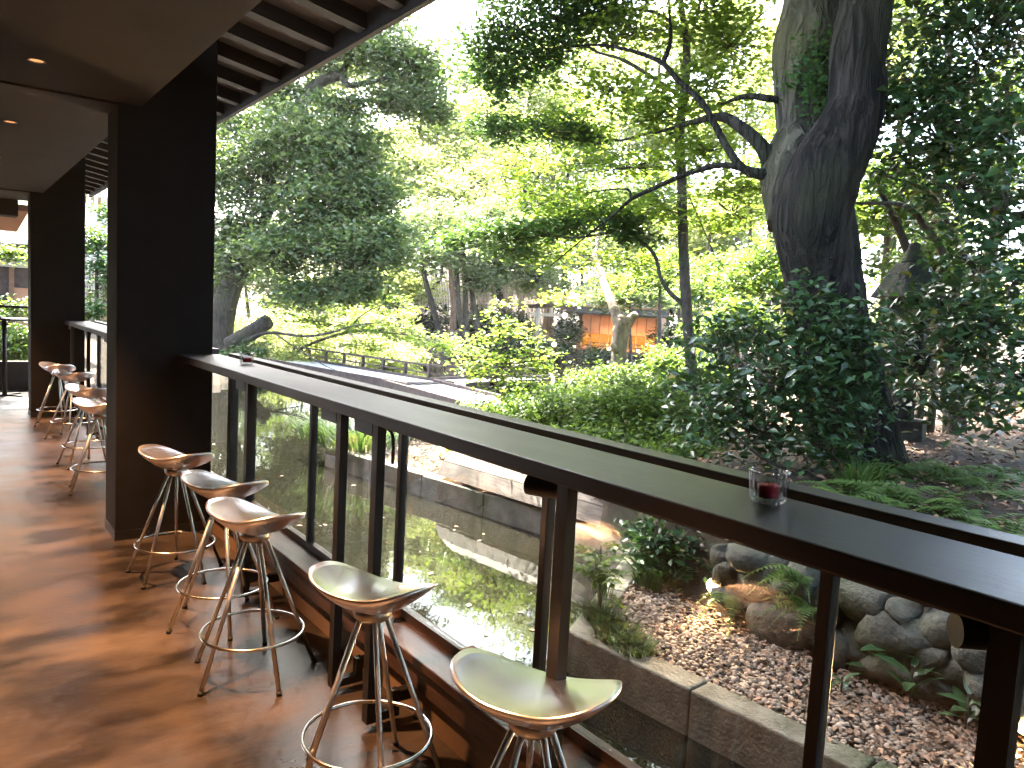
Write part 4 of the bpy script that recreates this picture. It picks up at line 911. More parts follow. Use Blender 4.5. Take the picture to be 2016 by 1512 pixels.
# dark strappy shrub by the bow of the boat
for (px, py, lab, s) in ((1330,1120,'dark leafy clump growing beside the bow of the boat', 1.0), (1290,1150,'low dark clump in front of the boat bow', .7), (1400,1140,'dark clump between the boat bow and the boulder wall', .8)):
    tuft(g(px, py), int(160*s), .42*s, .45*s, lab, 'aspidistra_clump', 'dark clumps by the boat', M['leaf_camellia'], .016, 'plant')
LEAFME = bpy.data.meshes.new('leaf'); LEAFME.from_pydata([(0,0,0),(.22,.13,.05),(.22,0,.035),(.22,-.13,.05),(.55,.17,.06),(.55,0,.045),(.55,-.17,.06),(.85,.08,.0),(.85,0,-.01),(.85,-.08,.0),(1.0,0,-.06)], [], [(0,2,1),(0,3,2),(1,2,5,4),(2,3,6,5),(4,5,8,7),(5,6,9,8),(7,8,10),(8,9,10)]); LEAFME.update(); LEAFME.materials.append(M['leaf_camellia'])
def broad(loc, label, n, L):
    t = thing('broadleaf_plant', label, 'plant', loc, 'broad-leaved plants at the foot of the wall')
    MB().tube([loc, np.asarray(loc)+np.array((0, 0, .2*L/.16))], .005, 5).build('stem', M['bark_mid'], t)
    for k in range(n):
        o = bpy.data.objects.new('leaf', LEAFME); col.objects.link(o); o.parent = t
        o.location = (0, 0, (.04+.16*k/n)*L/.16); o.rotation_euler = (rnd.uniform(-.3, .3), rnd.uniform(-.75, -.05), 2.4*k+rnd.uniform(-.3, .3)); o.scale = [L*rnd.uniform(.85, 1.3)]*3
broad(g(1745,1350), 'dark broad-leaved plant below the biggest boulder', 10, .17)
broad(g(1790,1385), 'dark broad-leaved plant nearer the camera at the foot of the wall', 9, .16)
broad(g(1900,1440), 'low green plant by the counter leg at the right edge', 9, .15)
broad(g(1655,1370), 'tiny green seedling in the gravel below the boulder wall', 6, .08)

for lab, c, rr, lm in (('small dark shrub tucked between the boat bow and the boulder wall', at(1335, 1085, 5.6), .30, 'leaf_camellia'), ('dark shrub on the slope behind the end of the boulder wall', at(1420, 1040, 5.6), .36, 'leaf_camellia'), ('low shrub at the back of the terrace near the right picture edge', at(1985, 835, 10.5), .7, 'leaf_hedge'), ('low shrub at the back of the terrace beyond the camellia trunk', at(1900, 830, 12.5), .7, 'leaf_hedge')):
    tree('low_shrub', lab, 'shrub', [([c-np.array((0, 0, rr)), c], [.02, .01])], [(c, (rr, rr, rr*.7), 1), (c+np.array((rr*.6, -rr*.5, -.05)), (rr*.7, rr*.7, rr*.5), .7)], M[lm], M['bark_mid'], leaf=.075, cl=60, lv=20, spread=.10, flat=.7, twig=(.006, .003), tilt=.6)

# ------------------------------------------------------------------ plank bridge
br = thing('plank_bridge', 'low zigzag plank bridge crossing the pond, planks coloured pale like sunlit wood', 'bridge', (9.3, 18, -.58))
def deck(a, c, w, n):
    a = np.array(a); c = np.array(c); d = (c-a); L = np.linalg.norm(d); d /= L; nr_ = np.array((d[1], -d[0]))
    for i in range(n):
        o0 = -w/2+i*w/n+.006; o1 = -w/2+(i+1)*w/n-.006
        V = [(*(p+nr_*q), z) for z in (-.27, -.225) for p, q in ((a, o0), (c, o0), (c, o1), (a, o1))]
        MB().add(V, [(0,3,2,1),(4,5,6,7),(0,1,5,4),(1,2,6,5),(2,3,7,6),(3,0,4,7)]).build('plank', M['sunlit_bridge_wood'], br)
    for sg in (-1, 1):
        q = nr_*(w/2+.04)*sg; MB().beam((*(a+q), -.26), (*(c+q), -.26), .07, .20).build('side_beam', M['dark_wood'], br)
    for s_ in np.linspace(.06, .94, max(2, int(L/1.8))):
        for sg in (-1, 1):
            p = a+d*L*s_+nr_*(w/2-.05)*sg; MB().tube([(*p, -1.1), (*p, -.275)], .05, 7).build('pile', M['dark_wood'], br)
deck((8.1, 23.6), (9.1, 15.2), 1.25, 5)
deck((8.9, 15.9), (8.5, 11.9), 1.25, 5)
deck((9.8, 15.6), (13.0, 16.4), 1.2, 5)
def lowrail(pts, zt, name, mat):
    for p in pts: MB().box((p[0]-.035, p[1]-.035, -.3), (p[0]+.035, p[1]+.035, zt+.02)).build('rail_post', mat, br)
    for a, c in zip(pts[:-1], pts[1:]):
        MB().beam((*a, zt), (*c, zt), .05, .05).build('hand_rail', mat, br); MB().beam((*a, zt-.2), (*c, zt-.2), .035, .035).build('hand_rail', mat, br)
lowrail([(8.85+.118*k*1.0, 23.2-.99*k) for k in range(8)]+[(10.7, 15.0)], .14, 'rail', M['dark_wood'])
lowrail([(10.7, 15.0), (11.8, 15.3), (13.0, 15.6)], .14, 'rail', M['dark_wood'])

# ------------------------------------------------------------------ the large tree on the left bank
lt = [
 (pl([(425,745,24),(432,690,24),(436,640,24),(446,590,24),(462,545,24),(485,505,24)]), [.55,.42,.38,.36,.34,.28]),
 (pl([(440,620,24),(425,570,24.5),(430,500,25),(455,420,25)]), [.28,.24,.2,.1]),
 (pl([(482,508,24),(520,470,23.6),(567,455,23.4),(605,441,23),(640,425,22.6)]), [.24,.2,.18,.14,.05]),
 (pl([(500,488,24),(525,424,24),(567,365,24),(605,320,24),(643,285,24)]), [.18,.15,.12,.08,.04]),
 (pl([(520,410,24.4),(546,300,24.6),(560,245,24.6),(594,208,24.6),(622,167,24.6),(671,149,24.4),(690,168,24),(782,149,23.4)]), [.2,.18,.17,.2,.2,.14,.09,.04]),
 (pl([(671,149,24.4),(688,110,24.2),(685,60,24)]), [.1,.08,.03]),
 (pl([(450,690,23.6),(490,668,23),(530,655,22.6),(600,662,21.5),(650,655,20.6),(700,640,20),(760,635,19.6)]), [.16,.08,.045,.036,.030,.020,.008]),
 (pl([(540,656,22.5),(590,690,21),(640,720,20),(680,735,19.6)]), [.022,.018,.012,.006]),
 (pl([(452,680,23.4),(495,655,23.2),(528,632,23)]), [.26,.25,.22]),
 (pl([(462,545,24),(420,470,24),(380,400,24)]), [.2,.16,.08]),
]
lb = pxblobs([(520,330,24,70,70,1.1),(600,270,23.5,80,60,1.3),(690,300,23.5,60,60,1.1),(640,410,23,90,50,1.3),(560,500,22.8,80,46,1.1),(690,490,22.5,80,46,1.2),(765,480,22.6,45,50,.8),(480,440,24,55,70,.9),(470,250,25,50,40,.6),(560,190,25,50,36,.6),(640,110,24.6,80,36,.8),(740,100,24,70,46,.9),(815,130,23.6,60,46,.9),(840,210,23.6,46,36,.6),(780,190,24,60,30,.6),(600,575,22.5,60,26,.6),(700,565,22.3,60,30,.7),(640,330,23,60,60,1.0),(740,390,23,40,50,.7),(440,350,24.5,60,60,.8),(455,530,24,40,40,.4),(680,215,24,50,30,.5),(740,40,24.6,60,40,.6),(600,20,26,120,60,.8),(500,60,26,120,80,.8),(640,-120,26,200,100,1.4)])
tree('broad_evergreen', 'big spreading evergreen on the left bank beyond the nearest pillar', 'tree', lt, lb, M['leaf_oak'], M['bark'], leaf=.19, cl=62, lv=44, spread=.34, flat=.5, tilt=.6, sides=14, shell=.45, twig=(.03, .008))

# overhanging maples, sunlit bushes left of centre
mpl = [(pl([(540,790,24.0),(575,700,24.0),(680,655,23.4),(760,655,22.8),(850,668,22.2),(900,690,21.6)]), [.06,.05,.04,.028,.018,.008]), (pl([(680,655,23.4),(720,615,23.4),(780,590,23.4)]), [.03,.02,.008])]
tree('overhanging_maple', 'thin maple spreading yellow-green sprays over the bridge', 'tree', mpl, pxblobs([(600,610,24.0,70,24,.9),(690,600,23.8,70,24,.9),(660,640,23.5,80,18,.9),(770,600,23.3,50,26,.6),(760,650,23.0,80,18,.9),(850,670,22.3,60,16,.7),(900,690,21.8,44,14,.5),(540,600,24.6,50,30,.6),(720,680,23.0,60,12,.5),(620,560,24.6,60,20,.5)]), M['leaf_maple'], M['bark_mid'], leaf=.13, cl=30, lv=26, spread=.2, flat=.25, tilt=.35, aspect=.6)
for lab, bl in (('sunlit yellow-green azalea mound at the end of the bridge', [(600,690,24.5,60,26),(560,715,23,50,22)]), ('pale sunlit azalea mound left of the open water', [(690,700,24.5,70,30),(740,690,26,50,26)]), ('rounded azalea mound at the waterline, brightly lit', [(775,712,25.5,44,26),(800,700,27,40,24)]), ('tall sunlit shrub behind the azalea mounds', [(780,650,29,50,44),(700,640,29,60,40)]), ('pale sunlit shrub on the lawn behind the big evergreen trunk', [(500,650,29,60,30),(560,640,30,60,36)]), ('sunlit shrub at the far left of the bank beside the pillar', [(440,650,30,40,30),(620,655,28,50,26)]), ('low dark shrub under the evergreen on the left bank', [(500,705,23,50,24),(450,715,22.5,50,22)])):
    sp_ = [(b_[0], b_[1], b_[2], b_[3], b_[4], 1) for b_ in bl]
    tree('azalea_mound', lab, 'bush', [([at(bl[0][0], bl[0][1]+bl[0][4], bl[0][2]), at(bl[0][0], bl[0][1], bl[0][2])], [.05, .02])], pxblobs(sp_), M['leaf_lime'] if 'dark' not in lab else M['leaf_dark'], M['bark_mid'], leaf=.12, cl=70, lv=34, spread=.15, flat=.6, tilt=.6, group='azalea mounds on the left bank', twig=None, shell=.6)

# ------------------------------------------------------------------ far shore
# bamboo fence
fn = thing('bamboo_fence', 'tall reddish bamboo fence on the far bank behind the gate', 'fence', at(1010, 640, 46))
def slatfence(parent, a, c, z0, z1, n, mat, w, gap=.25):
    a = np.array(a); c = np.array(c)
    for i in range(n):
        p = a+(c-a)*(i+.5)/n; hh = z1+rnd.uniform(-.12, .05)
        MB().tube([(p[0], p[1], z0), (p[0], p[1], hh)], w*.5*(1-gap), 6).build('slat', mat, parent, True)
    for zz in (z0+.4, (z0+z1)/2, z1-.35): MB().beam((*a[:2], zz), (*c[:2], zz), .05, .07).build('cross_rail', mat, parent)
fa = at(905, 640, 45)[:2]; fc = at(1090, 640, 43)[:2]
slatfence(fn, fa, fc, .3, 3.6, 70, M['bamboo'], .085)
f2 = thing('slatted_screen', 'grey slatted screen glowing between the far trunks on the left', 'fence', at(850, 620, 48))
slatfence(f2, at(795, 640, 50)[:2], at(985, 640, 47)[:2], .4, 4.2, 60, M['pale_pole'], .10, .45)
# gate
gt = thing('shrine_gate', 'small weathered torii gate standing on the far bank', 'torii gate', at(1085, 665, 40))
def bx_px(parent, name, x0, y0, x1, y1, d, th, mat):
    a = at(x0, y1, d); c = at(x1, y0, d); dv = (c-a); dv[2] = 0; L = np.linalg.norm(dv); dv /= L; pv = np.array((-dv[1], dv[0], 0))*th/2
    V = [p+s_*pv+np.array((0, 0, 0)) for s_ in (-1, 1) for p in (a, a+dv*L, np.array((c[0], c[1], c[2])), np.array((a[0], a[1], c[2])))]
    return MB().add(V, [(0,1,2,3),(7,6,5,4),(0,4,5,1),(1,5,6,2),(2,6,7,3),(3,7,4,0)]).build(name, mat, parent)
MB().tube([at(1056,668,40), at(1060,606,40)], .11, 10).build('post', M['pale_pole'], gt, True)
MB().tube([at(1111,672,40), at(1112,610,40)], .11, 10).build('post', M['pale_pole'], gt, True)
MB().beam(at(1040,603,40), at(1086,602,40), .22, .2).beam(at(1086.2,602,40), at(1132,607,40), .22, .2).build('top_lintel', M['dark_wood'], gt)
MB().beam(at(1048,618,40), at(1122,622,40), .13, .16).build('tie_beam', M['pale_pole'], gt)
MB().beam(at(1085,605,40), at(1085,619,40), .12, .16, (0, 1, 0)).build('centre_strut', M['pale_pole'], gt)
# tea house
th_o = at(1215, 700, 39.5); A_ = at(1143, 690, 40.4); B_ = at(1288, 690, 39.0)
hx = (B_-A_); hx[2] = 0; HL = np.linalg.norm(hx); hx /= HL; hy = np.array((-hx[1], hx[0], 0)); hy = hy if hy@FW > 0 else -hy
TH = thing('tea_house', 'small wooden tea house over the water with glowing orange lower panels', 'tea house', (A_+B_)/2+hy)
zf = -.05
def hp(x, y, z): q = A_+hx*x+hy*y; return np.array((q[0], q[1], z))
def hbox(name, x0, x1, y0, y1, z0, z1, mat, par=None):
    V = [hp(x, y, z) for z in (z0, z1) for x, y in ((x0, y0), (x1, y0), (x1, y1), (x0, y1))]
    return MB().add(V, [(0,3,2,1),(4,5,6,7),(0,1,5,4),(1,2,6,5),(2,3,7,6),(3,0,4,7)]).build(name, mat, par or TH)
hbox('floor_deck', -.9, HL+.2, -.75, 3.2, zf-.15, zf, M['tea_wood'])
for x in np.linspace(-.6, HL, 6): hbox('stilt', x-.08, x+.08, -.6, -.44, -1.1, zf-.152, M['dark_wood'])
npan = 8; pw = HL/npan
for i in range(npan):
    x0 = i*pw+.02; x1 = (i+1)*pw-.02
    w_ = hbox('lit_panel', x0, x1, .0, .04, zf+.10, zf+.78, M['window_glow'])
    hbox('reed_blind', x0, x1, -.03, .02, zf+.80, zf+1.72, M['tea_plaster'])
    hbox('stile', i*pw-.02, i*pw+.02, -.05, .05, zf, zf+1.72, M['tea_wood'])
hbox('back_wall', 0, HL, .10, 3.0, zf, zf+2.7, M['tea_plaster'])
hbox('corner_post', HL-.02, HL+.10, -.06, .08, zf, zf+1.74, M['tea_wood'])
V = [hp(x, y, z) for x, y, z in ((-.75,-.95,zf+1.78),(HL+.75,-.95,zf+1.78),(HL+.4,.35,zf+2.16),(-.4,.35,zf+2.16),(-.75,-.95,zf+1.86),(HL+.75,-.95,zf+1.86),(HL+.4,.35,zf+2.24),(-.4,.35,zf+2.24))]
MB().add(V, [(0,3,2,1),(4,5,6,7),(0,1,5,4),(1,2,6,5),(2,3,7,6),(3,0,4,7)]).build('lower_roof', M['roof_tile'], TH)
V = [hp(x, y, z) for x, y, z in ((-.6,-.5,zf+2.95),(HL+.6,-.5,zf+2.95),(HL-.6,1.6,zf+4.2),(.6,1.6,zf+4.2),(-.6,3.6,zf+2.95),(HL+.6,3.6,zf+2.95))]
MB().add(V, [(0,1,2,3),(3,2,5,4),(0,3,4),(1,5,2),(0,4,5,1)]).build('upper_roof', M['thatch'], TH)
for i in range(5):
    x0 = .1+i*(HL-.2)/5; hbox('upper_panel', x0+.04, x0+(HL-.2)/5-.04, .06, .098, zf+2.26, zf+2.68, M['white_wall'])
for z in (zf+.18, zf+.34): MB().beam(hp(-.85, -.7, z), hp(HL+.1, -.7, z), .04, .04).build('veranda_rail', M['tea_wood'], TH)
for x in np.linspace(-.85, HL, 7): hbox('rail_post', x-.03, x+.03, -.73, -.67, zf+.002, zf+.40, M['tea_wood'])
def tea_lamp(x, label):
    p = hp(x, -.45, zf+.06); t = thing('veranda_lamp', label, 'lamp', p-np.array((0, 0, .06)), 'small lamps on the tea house veranda')
    MB().lathe([(.001, -.058), (.09, -.058), (.10, 0), (.09, .05), (.001, .06)], 12, p).build('shade', M['lantern_glow'], t, True)
    ld = bpy.data.lights.new('lamp_light', 'POINT'); ld.energy = 11; ld.color = (1, .50, .18); ld.shadow_soft_size = .1
    lo = bpy.data.objects.new('bulb', ld); col.objects.link(lo); lo.parent = t; lo.location = (0, 0, .22)
tea_lamp(-.25, 'small lamp on the tea house veranda at its left corner'); tea_lamp(HL*.42, 'small lamp in the middle of the tea house veranda'); tea_lamp(HL*.80, 'small lamp on the tea house veranda behind the cut trunk')
# little lit lanterns
def lantern(p, r, label, post=True):
    t = thing('garden_lamp', label, 'lamp', p+np.array((0, 0, -.6)) if post else p, 'small lit garden lamps')
    MB().lathe([(.001, -r), (r*.7, -r*.7), (r, 0), (r*.7, r*.7), (.001, r)], 12, p).build('globe', M['lantern_glow'], t, True)
    if post: MB().tube([p-np.array((0, 0, r)), p-np.array((0, 0, 1.2))], .03, 7).build('post', M['dark_wood'], t)
    ld = bpy.data.lights.new('lamp_light', 'POINT'); ld.energy = 2; ld.color = (1, .6, .28); ld.shadow_soft_size = r
    lo = bpy.data.objects.new('bulb', ld); col.objects.link(lo); lo.parent = t; lo.location = (p+np.array((0, 0, r*1.6))-wloc(t))
lantern(at(1112, 621, 38.5), .14, 'round lit lamp hanging beside the torii gate', False)
lantern(at(1091, 678, 36), .12, 'round lit lamp near the waterline left of the tea house')
lantern(at(1985, 552, 9.5), .07, 'orange lamp glowing through the camellia leaves', False)
MB().tube([at(1112,606,38.5), at(1112,616,38.5)], .015, 5).build('hanger', M['dark_wood'], bpy.data.objects['garden_lamp'])
# garden spotlights
def spot(p, aim, label, e=26):
    p = np.asarray(p, float); t = thing('garden_spotlight', label, 'spotlight', p-np.array((0, 0, .12)), 'garden spotlights')
    d = np.asarray(aim, float); d /= np.linalg.norm(d)
    MB().tube([p-d*.07, p+d*.012], [.045, .052], 14).build('housing', M['black_steel'], t, True)
    MB().tube([p+d*.0125, p+d*.02], [.046, .046], 14).build('lens', M['lamp_hot'], t)
    MB().tube([p-d*.03-np.array((0, 0, .03)), p-d*.03-np.array((0, 0, .14))], .010, 7).build('spike', M['black_steel'], t)
    ld = bpy.data.lights.new('spot_light', 'SPOT'); ld.energy = e; ld.color = (1, .62, .28); ld.spot_size = math.radians(100); ld.spot_blend = .7; ld.shadow_soft_size = .04
    lo = bpy.data.objects.new('bulb', ld); col.objects.link(lo); lo.parent = t; lo.location = p+d*.03-wloc(t)
    lo.rotation_euler = Vector(-d).to_track_quat('Z', 'Y').to_euler()
spot(at(1405, 1152, 5.1), (-.75, -.55, .15), 'lit garden spotlight at the left end of the boulder wall')
spot(at(818, 889, 9.5), (-.35, -.8, .1), 'left of the two lit spotlights on the bank behind the boat')
spot(at(868, 884, 9.6), (-.35, -.8, .1), 'right of the two lit spotlights, next to the stern of the boat')
spot(at(2018, 1425, 3.55), (-.8, -.4, .1), 'lit garden spotlight cut by the right picture edge')

# far trees: leaning trunks along the water, each a tree with its own crown
far = [
 ('leaning dark tree leftmost among the trunks at the far waterline', [(875,690,37),(862,640,37),(848,590,37),(835,540,37)], .16, [(830,500,37,60,40),(800,460,37,60,40)], 'leaf_far', 'bark'),
 ('tree with a reddish sunlit trunk at the far waterline', [(883,700,36),(890,650,36),(893,600,36),(888,550,36)], .15, [(890,500,36,60,36),(860,440,37,70,44)], 'leaf_far', 'bark_red'),
 ('thin grey trunk just right of the reddish one', [(913,690,37),(908,640,37),(903,590,37),(900,540,37)], .13, [(930,480,37,60,40),(960,430,37,60,40)], 'leaf_far', 'bark_mid'),
 ('straight grey trunk in the middle of the far group', [(920,700,38),(917,640,38),(916,580,38),(915,530,38)], .15, [(990,520,38,60,34),(1000,460,38,70,40)], 'leaf_far', 'bark_mid'),
 ('trunk leaning right in the middle of the far group', [(950,695,38),(940,640,38),(931,590,38),(926,540,38)], .15, [(950,550,38,50,26),(1050,500,39,70,40)], 'leaf_far', 'bark_mid'),
 ('dark forked trunk beside the bamboo fence', [(1000,690,39),(992,640,39),(985,590,39),(978,540,39)], .2, [(1060,550,39,60,26),(1100,470,40,70,44)], 'leaf_far', 'bark'),
 ('slanting trunk left of the reddish one', [(868,660,40),(855,620,40),(845,580,41),(870,540,41)], .12, [(870,400,42,80,50),(940,370,42,80,50)], 'leaf_lime', 'bark'),
]
for lab, tr, r, bl, lm, bk in far:
    tree('waterside_tree', lab, 'tree', [(pl(tr+[(tr[-1][0]-6, tr[-1][1]-60, tr[-1][2])]), [r*1.2, r, r*.9, r*.8, r*.4])], pxblobs([(*q, 1) for q in bl]), M[lm], M[bk], leaf=.24, cl=60, lv=30, spread=.42, flat=.4, tilt=.5, group='trees along the far waterline', twig=(.03, .01))
# dark shrubs along the far bank
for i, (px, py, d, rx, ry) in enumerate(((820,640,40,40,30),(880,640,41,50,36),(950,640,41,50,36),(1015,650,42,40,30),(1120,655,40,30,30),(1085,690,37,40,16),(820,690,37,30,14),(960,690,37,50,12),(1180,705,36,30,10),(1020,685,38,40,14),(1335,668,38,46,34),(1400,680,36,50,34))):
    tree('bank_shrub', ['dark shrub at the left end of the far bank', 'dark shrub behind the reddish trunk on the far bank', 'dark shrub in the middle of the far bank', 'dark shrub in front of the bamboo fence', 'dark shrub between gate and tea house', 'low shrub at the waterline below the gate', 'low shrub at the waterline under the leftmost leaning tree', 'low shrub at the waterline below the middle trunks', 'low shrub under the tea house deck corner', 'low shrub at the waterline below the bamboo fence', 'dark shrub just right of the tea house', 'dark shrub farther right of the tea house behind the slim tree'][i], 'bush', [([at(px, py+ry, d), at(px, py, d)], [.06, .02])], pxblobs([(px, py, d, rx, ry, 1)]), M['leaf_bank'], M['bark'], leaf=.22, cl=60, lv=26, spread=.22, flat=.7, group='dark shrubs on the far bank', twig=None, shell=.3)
# background wood, tree by tree
bgt = [
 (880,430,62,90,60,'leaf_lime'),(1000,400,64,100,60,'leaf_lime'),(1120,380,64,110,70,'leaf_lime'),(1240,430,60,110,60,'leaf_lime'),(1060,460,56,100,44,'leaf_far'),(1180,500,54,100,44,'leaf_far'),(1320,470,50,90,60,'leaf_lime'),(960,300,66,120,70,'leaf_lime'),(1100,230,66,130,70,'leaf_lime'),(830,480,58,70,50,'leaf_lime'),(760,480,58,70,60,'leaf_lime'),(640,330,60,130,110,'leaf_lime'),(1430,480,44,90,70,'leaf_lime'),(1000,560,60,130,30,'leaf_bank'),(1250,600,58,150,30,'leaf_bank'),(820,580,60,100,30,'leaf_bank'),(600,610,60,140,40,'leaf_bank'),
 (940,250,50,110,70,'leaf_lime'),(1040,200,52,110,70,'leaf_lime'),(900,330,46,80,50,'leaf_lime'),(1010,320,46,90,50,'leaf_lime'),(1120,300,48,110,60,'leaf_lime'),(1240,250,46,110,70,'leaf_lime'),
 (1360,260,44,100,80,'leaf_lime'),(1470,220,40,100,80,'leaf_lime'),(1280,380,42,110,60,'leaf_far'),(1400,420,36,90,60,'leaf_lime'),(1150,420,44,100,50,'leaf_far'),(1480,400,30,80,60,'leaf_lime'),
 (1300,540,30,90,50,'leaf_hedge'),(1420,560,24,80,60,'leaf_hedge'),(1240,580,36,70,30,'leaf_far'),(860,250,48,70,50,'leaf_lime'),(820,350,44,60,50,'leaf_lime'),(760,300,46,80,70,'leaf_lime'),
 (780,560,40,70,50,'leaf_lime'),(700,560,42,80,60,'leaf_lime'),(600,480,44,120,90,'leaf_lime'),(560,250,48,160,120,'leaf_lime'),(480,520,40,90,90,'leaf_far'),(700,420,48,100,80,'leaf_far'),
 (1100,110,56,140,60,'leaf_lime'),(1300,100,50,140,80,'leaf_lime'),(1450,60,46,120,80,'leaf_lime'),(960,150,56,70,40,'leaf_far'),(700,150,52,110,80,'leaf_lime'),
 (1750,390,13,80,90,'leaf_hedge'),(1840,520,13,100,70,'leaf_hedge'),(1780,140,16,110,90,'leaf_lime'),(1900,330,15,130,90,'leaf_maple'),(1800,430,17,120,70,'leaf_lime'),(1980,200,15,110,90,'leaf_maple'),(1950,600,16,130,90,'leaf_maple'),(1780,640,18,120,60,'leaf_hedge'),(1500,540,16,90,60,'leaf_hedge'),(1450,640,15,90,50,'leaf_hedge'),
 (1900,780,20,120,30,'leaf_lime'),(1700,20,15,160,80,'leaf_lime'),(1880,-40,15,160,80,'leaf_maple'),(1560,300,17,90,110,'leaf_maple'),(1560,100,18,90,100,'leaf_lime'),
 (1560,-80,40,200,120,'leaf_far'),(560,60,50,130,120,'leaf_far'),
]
dirs_ = ['far left', 'left of centre', 'centre', 'right of centre', 'far right']
bg_names = {}; WT = {}; WTO = {}
for i, (px, py, d, rx, ry, lm) in enumerate(bgt):
    zn = 'behind the camellia' if px > 1690 else ('behind the twin trunks' if px > 1480 else ('behind the slim tree' if px > 1260 else ('above the tea house' if px > 1080 else ('above the far leaning trunks' if px > 850 else 'behind the big evergreen'))))
    ht = 'high' if py < 180 else ('mid-height' if py < 400 else 'low')
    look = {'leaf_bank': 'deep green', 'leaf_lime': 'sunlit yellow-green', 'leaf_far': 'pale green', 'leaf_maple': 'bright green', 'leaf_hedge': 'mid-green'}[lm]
    lab = f'{look} {ht} crown of a tree {zn}'
    k = bg_names.get(lab, 0); bg_names[lab] = k+1
    c = at(px, py, d); gx, gy = c[0], c[1]; gz_ = float(land_h(np.array([gx]), np.array([gy]))[0])
    top_ = c[2]; r = .012*max(3, top_-gz_)+.06
    bl = [(px, py, d, rx*.75, ry*.7, 1), (px-rx*.6, py+ry*.35, d*1.02, rx*.5, ry*.5, .6), (px+rx*.6, py+ry*.25, d*.98, rx*.5, ry*.5, .6), (px+rx*.1, py-ry*.6, d, rx*.55, ry*.45, .6)]
    nn = 1.0 if d > 20 else .9
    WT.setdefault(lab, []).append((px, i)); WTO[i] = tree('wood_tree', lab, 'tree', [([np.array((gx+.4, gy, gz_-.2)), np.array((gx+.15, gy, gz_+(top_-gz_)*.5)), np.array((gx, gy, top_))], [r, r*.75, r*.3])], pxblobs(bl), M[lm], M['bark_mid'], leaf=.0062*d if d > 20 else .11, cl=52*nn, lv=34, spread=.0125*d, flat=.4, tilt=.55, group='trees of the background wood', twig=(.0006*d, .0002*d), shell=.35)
for lab, q in WT.items():
    if len(q) > 1:
        for k, (_, i) in enumerate(sorted(q)): WTO[i]['label'] = lab.replace(' crown of a tree', ' tree crown')+f', {ORD[k]}'

# ------------------------------------------------------------------ houses past the far end of the bar
hs = thing('thatched_house', 'old house with a mossy thatched roof past the far end of the bar', 'house', (-1.6, 27, -.3))
def hb(name, lo, hi, mat, par=None): return MB().box(lo, hi).build(name, mat, par or hs)
hb('wall', (-8, 25, -.3), (2.6, 31, 2.6), M['dark_wood'])
for k in range(9): hb('post', (-6.9+k*1.05, 24.9, -.3), (-6.78+k*1.05, 24.99, 2.5), M['tea_wood'])
for k in range(4): hb('tan_shutter', (-1.4+k*1.0, 24.93, .1), (-.75+k*1.0, 24.985, 1.5), M['tea_plaster'])  # shutters in the plain tan plaster colour
hb('lintel', (-8, 24.85, 2.05), (2.7, 24.97, 2.22), M['pale_pole'])
V = [(-9,23.6,2.75),(3.7,23.6,2.75),(2.2,28,5.6),(-8,28,5.6),(-9,32.4,2.75),(3.7,32.4,2.75)]
MB().add(V, [(0,1,2,3),(3,2,5,4),(0,3,4),(1,5,2),(0,4,5,1)]).build('roof', M['thatch'], hs)
hb('gutter', (-9, 23.5, 2.62), (3.7, 23.59, 2.74), M['pale_pole'])
wh = thing('white_house', 'bright white-walled house glimpsed between the two pillars', 'house', (6, 40, 0))
hb('wall', (3.2, 38, -.3), (9.2, 45, 9.5), M['white_wall'], wh)
hb('band', (3.15, 37.9, 5.3), (9.25, 37.99, 5.6), M['bamboo'], wh)
hb('lower_wall', (3.1, 37.85, .0), (9.3, 37.98, 1.6), M['tea_plaster'], wh)
hb('dark_opening', (5.2, 37.80, 1.0), (6.4, 37.84, 2.6), M['dark_wood'], wh)
V = [(2.6,37,9.5),(9.8,37,9.5),(9.8,41.5,11.5),(2.6,41.5,11.5),(2.6,46,9.5),(9.8,46,9.5)]
MB().add(V, [(0,1,2,3),(3,2,5,4),(0,3,4),(1,5,2),(0,4,5,1)]).build('roof', M['roof_tile'], wh)
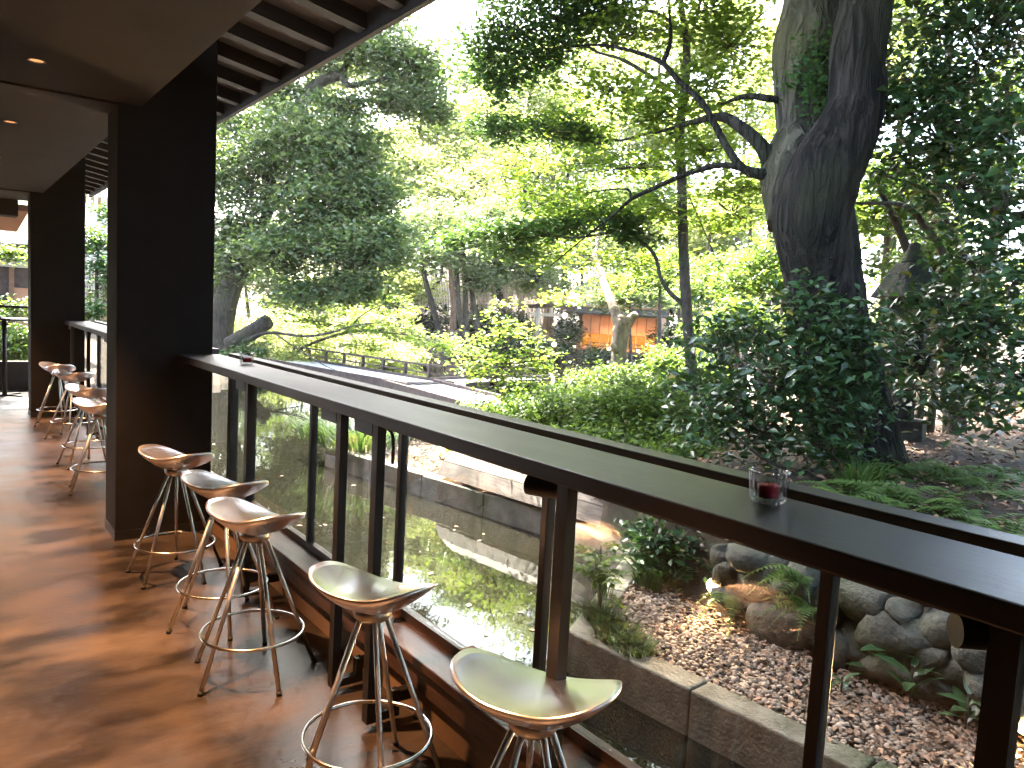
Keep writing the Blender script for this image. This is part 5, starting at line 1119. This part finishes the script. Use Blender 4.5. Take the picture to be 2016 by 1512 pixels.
for i, (x0, x1, lab) in enumerate(((176, 168, 'leftmost pale bamboo pole between the pillars'), (190, 182, 'second pale bamboo pole between the pillars'), (181, 200, 'crossing pale bamboo pole between the pillars'), (205, 196, 'rightmost pale bamboo pole next to the nearest pillar'))):
    o = MB().tube(pl([(x0-6, 640, 19), (x1, 500, 19), (x1+10, 340, 19)]), [.05, .045, .035], 8).build('bamboo_pole', M['pale_pole'], None, True)
    tag(o, lab, 'pole', 'bamboo poles between the pillars')
tree('end_shrub', 'leafy shrub glimpsed between the two pillars', 'shrub', [(pl([(195,660,17),(190,560,17),(195,480,17)]), [.05,.04,.02])], pxblobs([(190,475,17,26,30,1),(200,520,16.8,16,20,.5),(185,610,16.6,26,24,.8),(205,560,17,14,24,.4),(215,420,18,20,20,.4)]), M['leaf_dark'], M['bark_mid'], leaf=.13, cl=30, lv=24, spread=.15)
tree('end_bush', 'green bush seen through the glass at the far end of the bar', 'bush', [(pl([(30,720,16.5),(30,660,16.5)]), [.04,.02])], pxblobs([(30,680,16.5,40,36,1),(-20,670,16.8,40,40,1),(35,610,17,16,20,.3),(15,500,17,24,14,.3)]), M['leaf_hedge'], M['bark_mid'], leaf=.12, cl=60, lv=24, spread=.15)
tree('house_tree', 'rounded sunlit tree showing above the thatched roof', 'tree', [([np.array((3.5, 36, -.2)), np.array((3.4, 36, 3)), np.array((3.3, 36, 6))], [.2, .16, .06])], [((3.4, 36, 6.6), (2.4, 2, 1.8), 1), ((8.3, 34, 7.2), (1.5, 1.5, 1.6), .6)], M['leaf_lime'], M['bark_mid'], leaf=.22, cl=80, lv=30, spread=.35)


# ------------------------------------------------------------------ added haze, veiling the far garden like lens bloom
hz, nt, out = newmat('haze')
pv = nt.nodes.new('ShaderNodeVolumePrincipled'); pv.inputs['Color'].default_value = (.93, .96, 1.0, 1); pv.inputs['Density'].default_value = .00025; pv.inputs['Anisotropy'].default_value = .3
nt.links.new(pv.outputs[0], out.inputs['Volume'])
hzo = MB().box((-66, -31, -2.3), (146, 146, 36)).build('haze', hz); tag(hzo, 'thin pale haze added over the garden and pond to soften the background', 'haze', kind='stuff')
